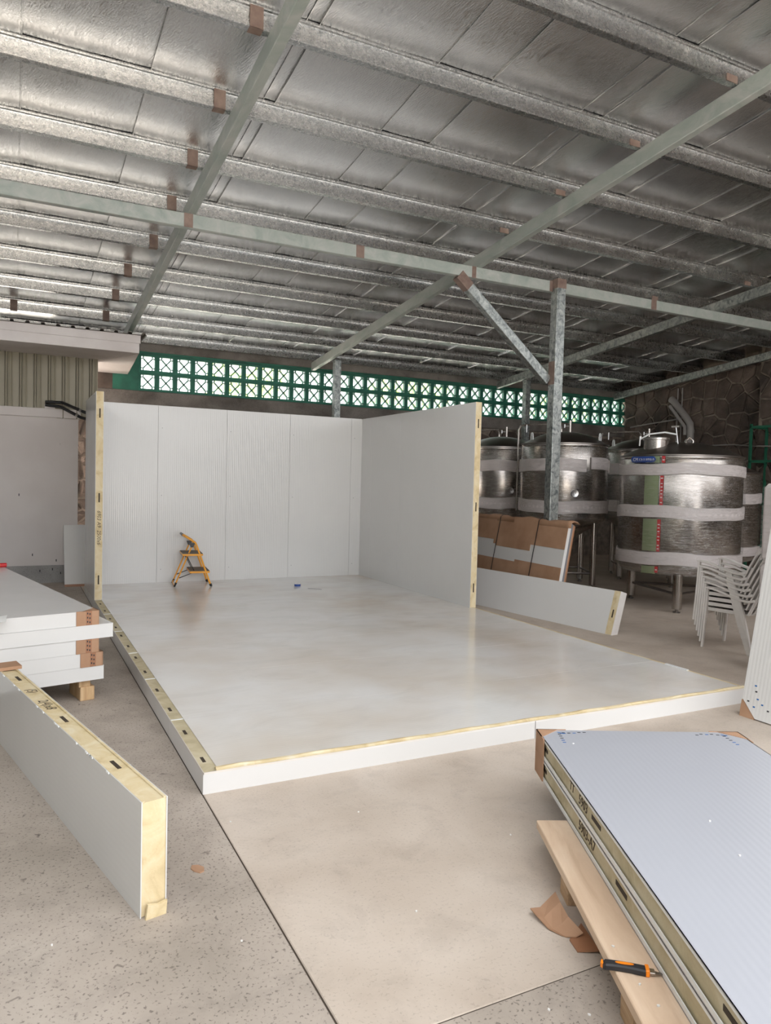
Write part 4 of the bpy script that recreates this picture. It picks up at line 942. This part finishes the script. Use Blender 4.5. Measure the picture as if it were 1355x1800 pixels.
for x_, y in ((0,0),(0,-1.2),(0.45,0),(0.45,-1.2)): MB().box(x_, x_+0.04, y, y+0.04, 0, 2.88).build('upright', 'rackgreen', rk)
for z in (2.84, 2.2, 1.4, 0.6):
    MB().box(0, 0.49, 0.0, 0.04, z-0.04, z).box(0, 0.04, -1.2, 0.04, z-0.04, z).build('rail', 'rackgreen', rk)
MB().tube([(XR-1.0,8.9,3.87),(XR-1.0,8.9,3.82)], 0.04, 10).v

# ------------------------------------------------------------------ unseen blockers and dark ground added to shape the light
o = MB().box(-7.5, -3.7, -8, 8.0, -0.25, 4.0).build('hedge', 'hedge'); tag(o, 'unseen hedge, set close and high to block light from the open left side', 'hedge'); o['kind'] = 'stuff'  # out-of-frame greenery, brought close and tall to dim faces turned left
lw_ = MB().box(1.6, 40, -40, -3.4, -0.2, 0.004).build('added_dark_ground', 'dark_ground'); struct(lw_)  # dark ground added out of frame to cut bounce onto the right ceiling
o = MB().box(5.8, 12.9, -4.0, -3.5, 0.0, 3.2).build('front_light_block', 'stone'); struct(o)  # unseen wall added at front right, blocks light to darken that side
# ------------------------------------------------------------------ trees outside the breeze wall
def tree(x, y, h, rad, n, seed, label):
    r = empty('tree', (x, y, -0.22)); tag(r, label, 'tree', 'trees seen through the breeze blocks')
    MB().tube([(0,0,0),(0.1,0,h*0.5),(0,0.1,h*0.9)], [0.16,0.11,0.05], 8).build('trunk', 'bark', r)
    rd = random.Random(seed); vs = []; fs = []
    for k in range(n):
        d = Vector((rd.gauss(0,1), rd.gauss(0,1), rd.gauss(0,0.7))); d = d.normalized()*rad*rd.random()**0.4
        c = Vector((0,0,h))+d; a = Vector((rd.gauss(0,1), rd.gauss(0,1), rd.gauss(0,1))).normalized(); b_ = a.cross(Vector((0.3,0.4,0.9))).normalized(); s_ = 0.16*rd.uniform(0.6,1.3)
        i = len(vs); vs += [c-a*s_, c+b_*s_*0.4, c+a*s_, c-b_*s_*0.4]; fs.append((i,i+1,i+2,i+3))
    o = MB().add(vs, fs).build('crown', 'leaf', r); o['kind'] = 'stuff'
tree(5.5, 18.5, 4.6, 1.3, 260, 1, 'leafy tree outside, seen through the left breeze blocks')
tree(11.5, 19.0, 5.0, 1.5, 300, 2, 'leafy tree outside, seen through the middle breeze blocks')
tree(18.0, 18.5, 4.8, 1.3, 220, 3, 'leafy tree outside, seen through the right breeze blocks')
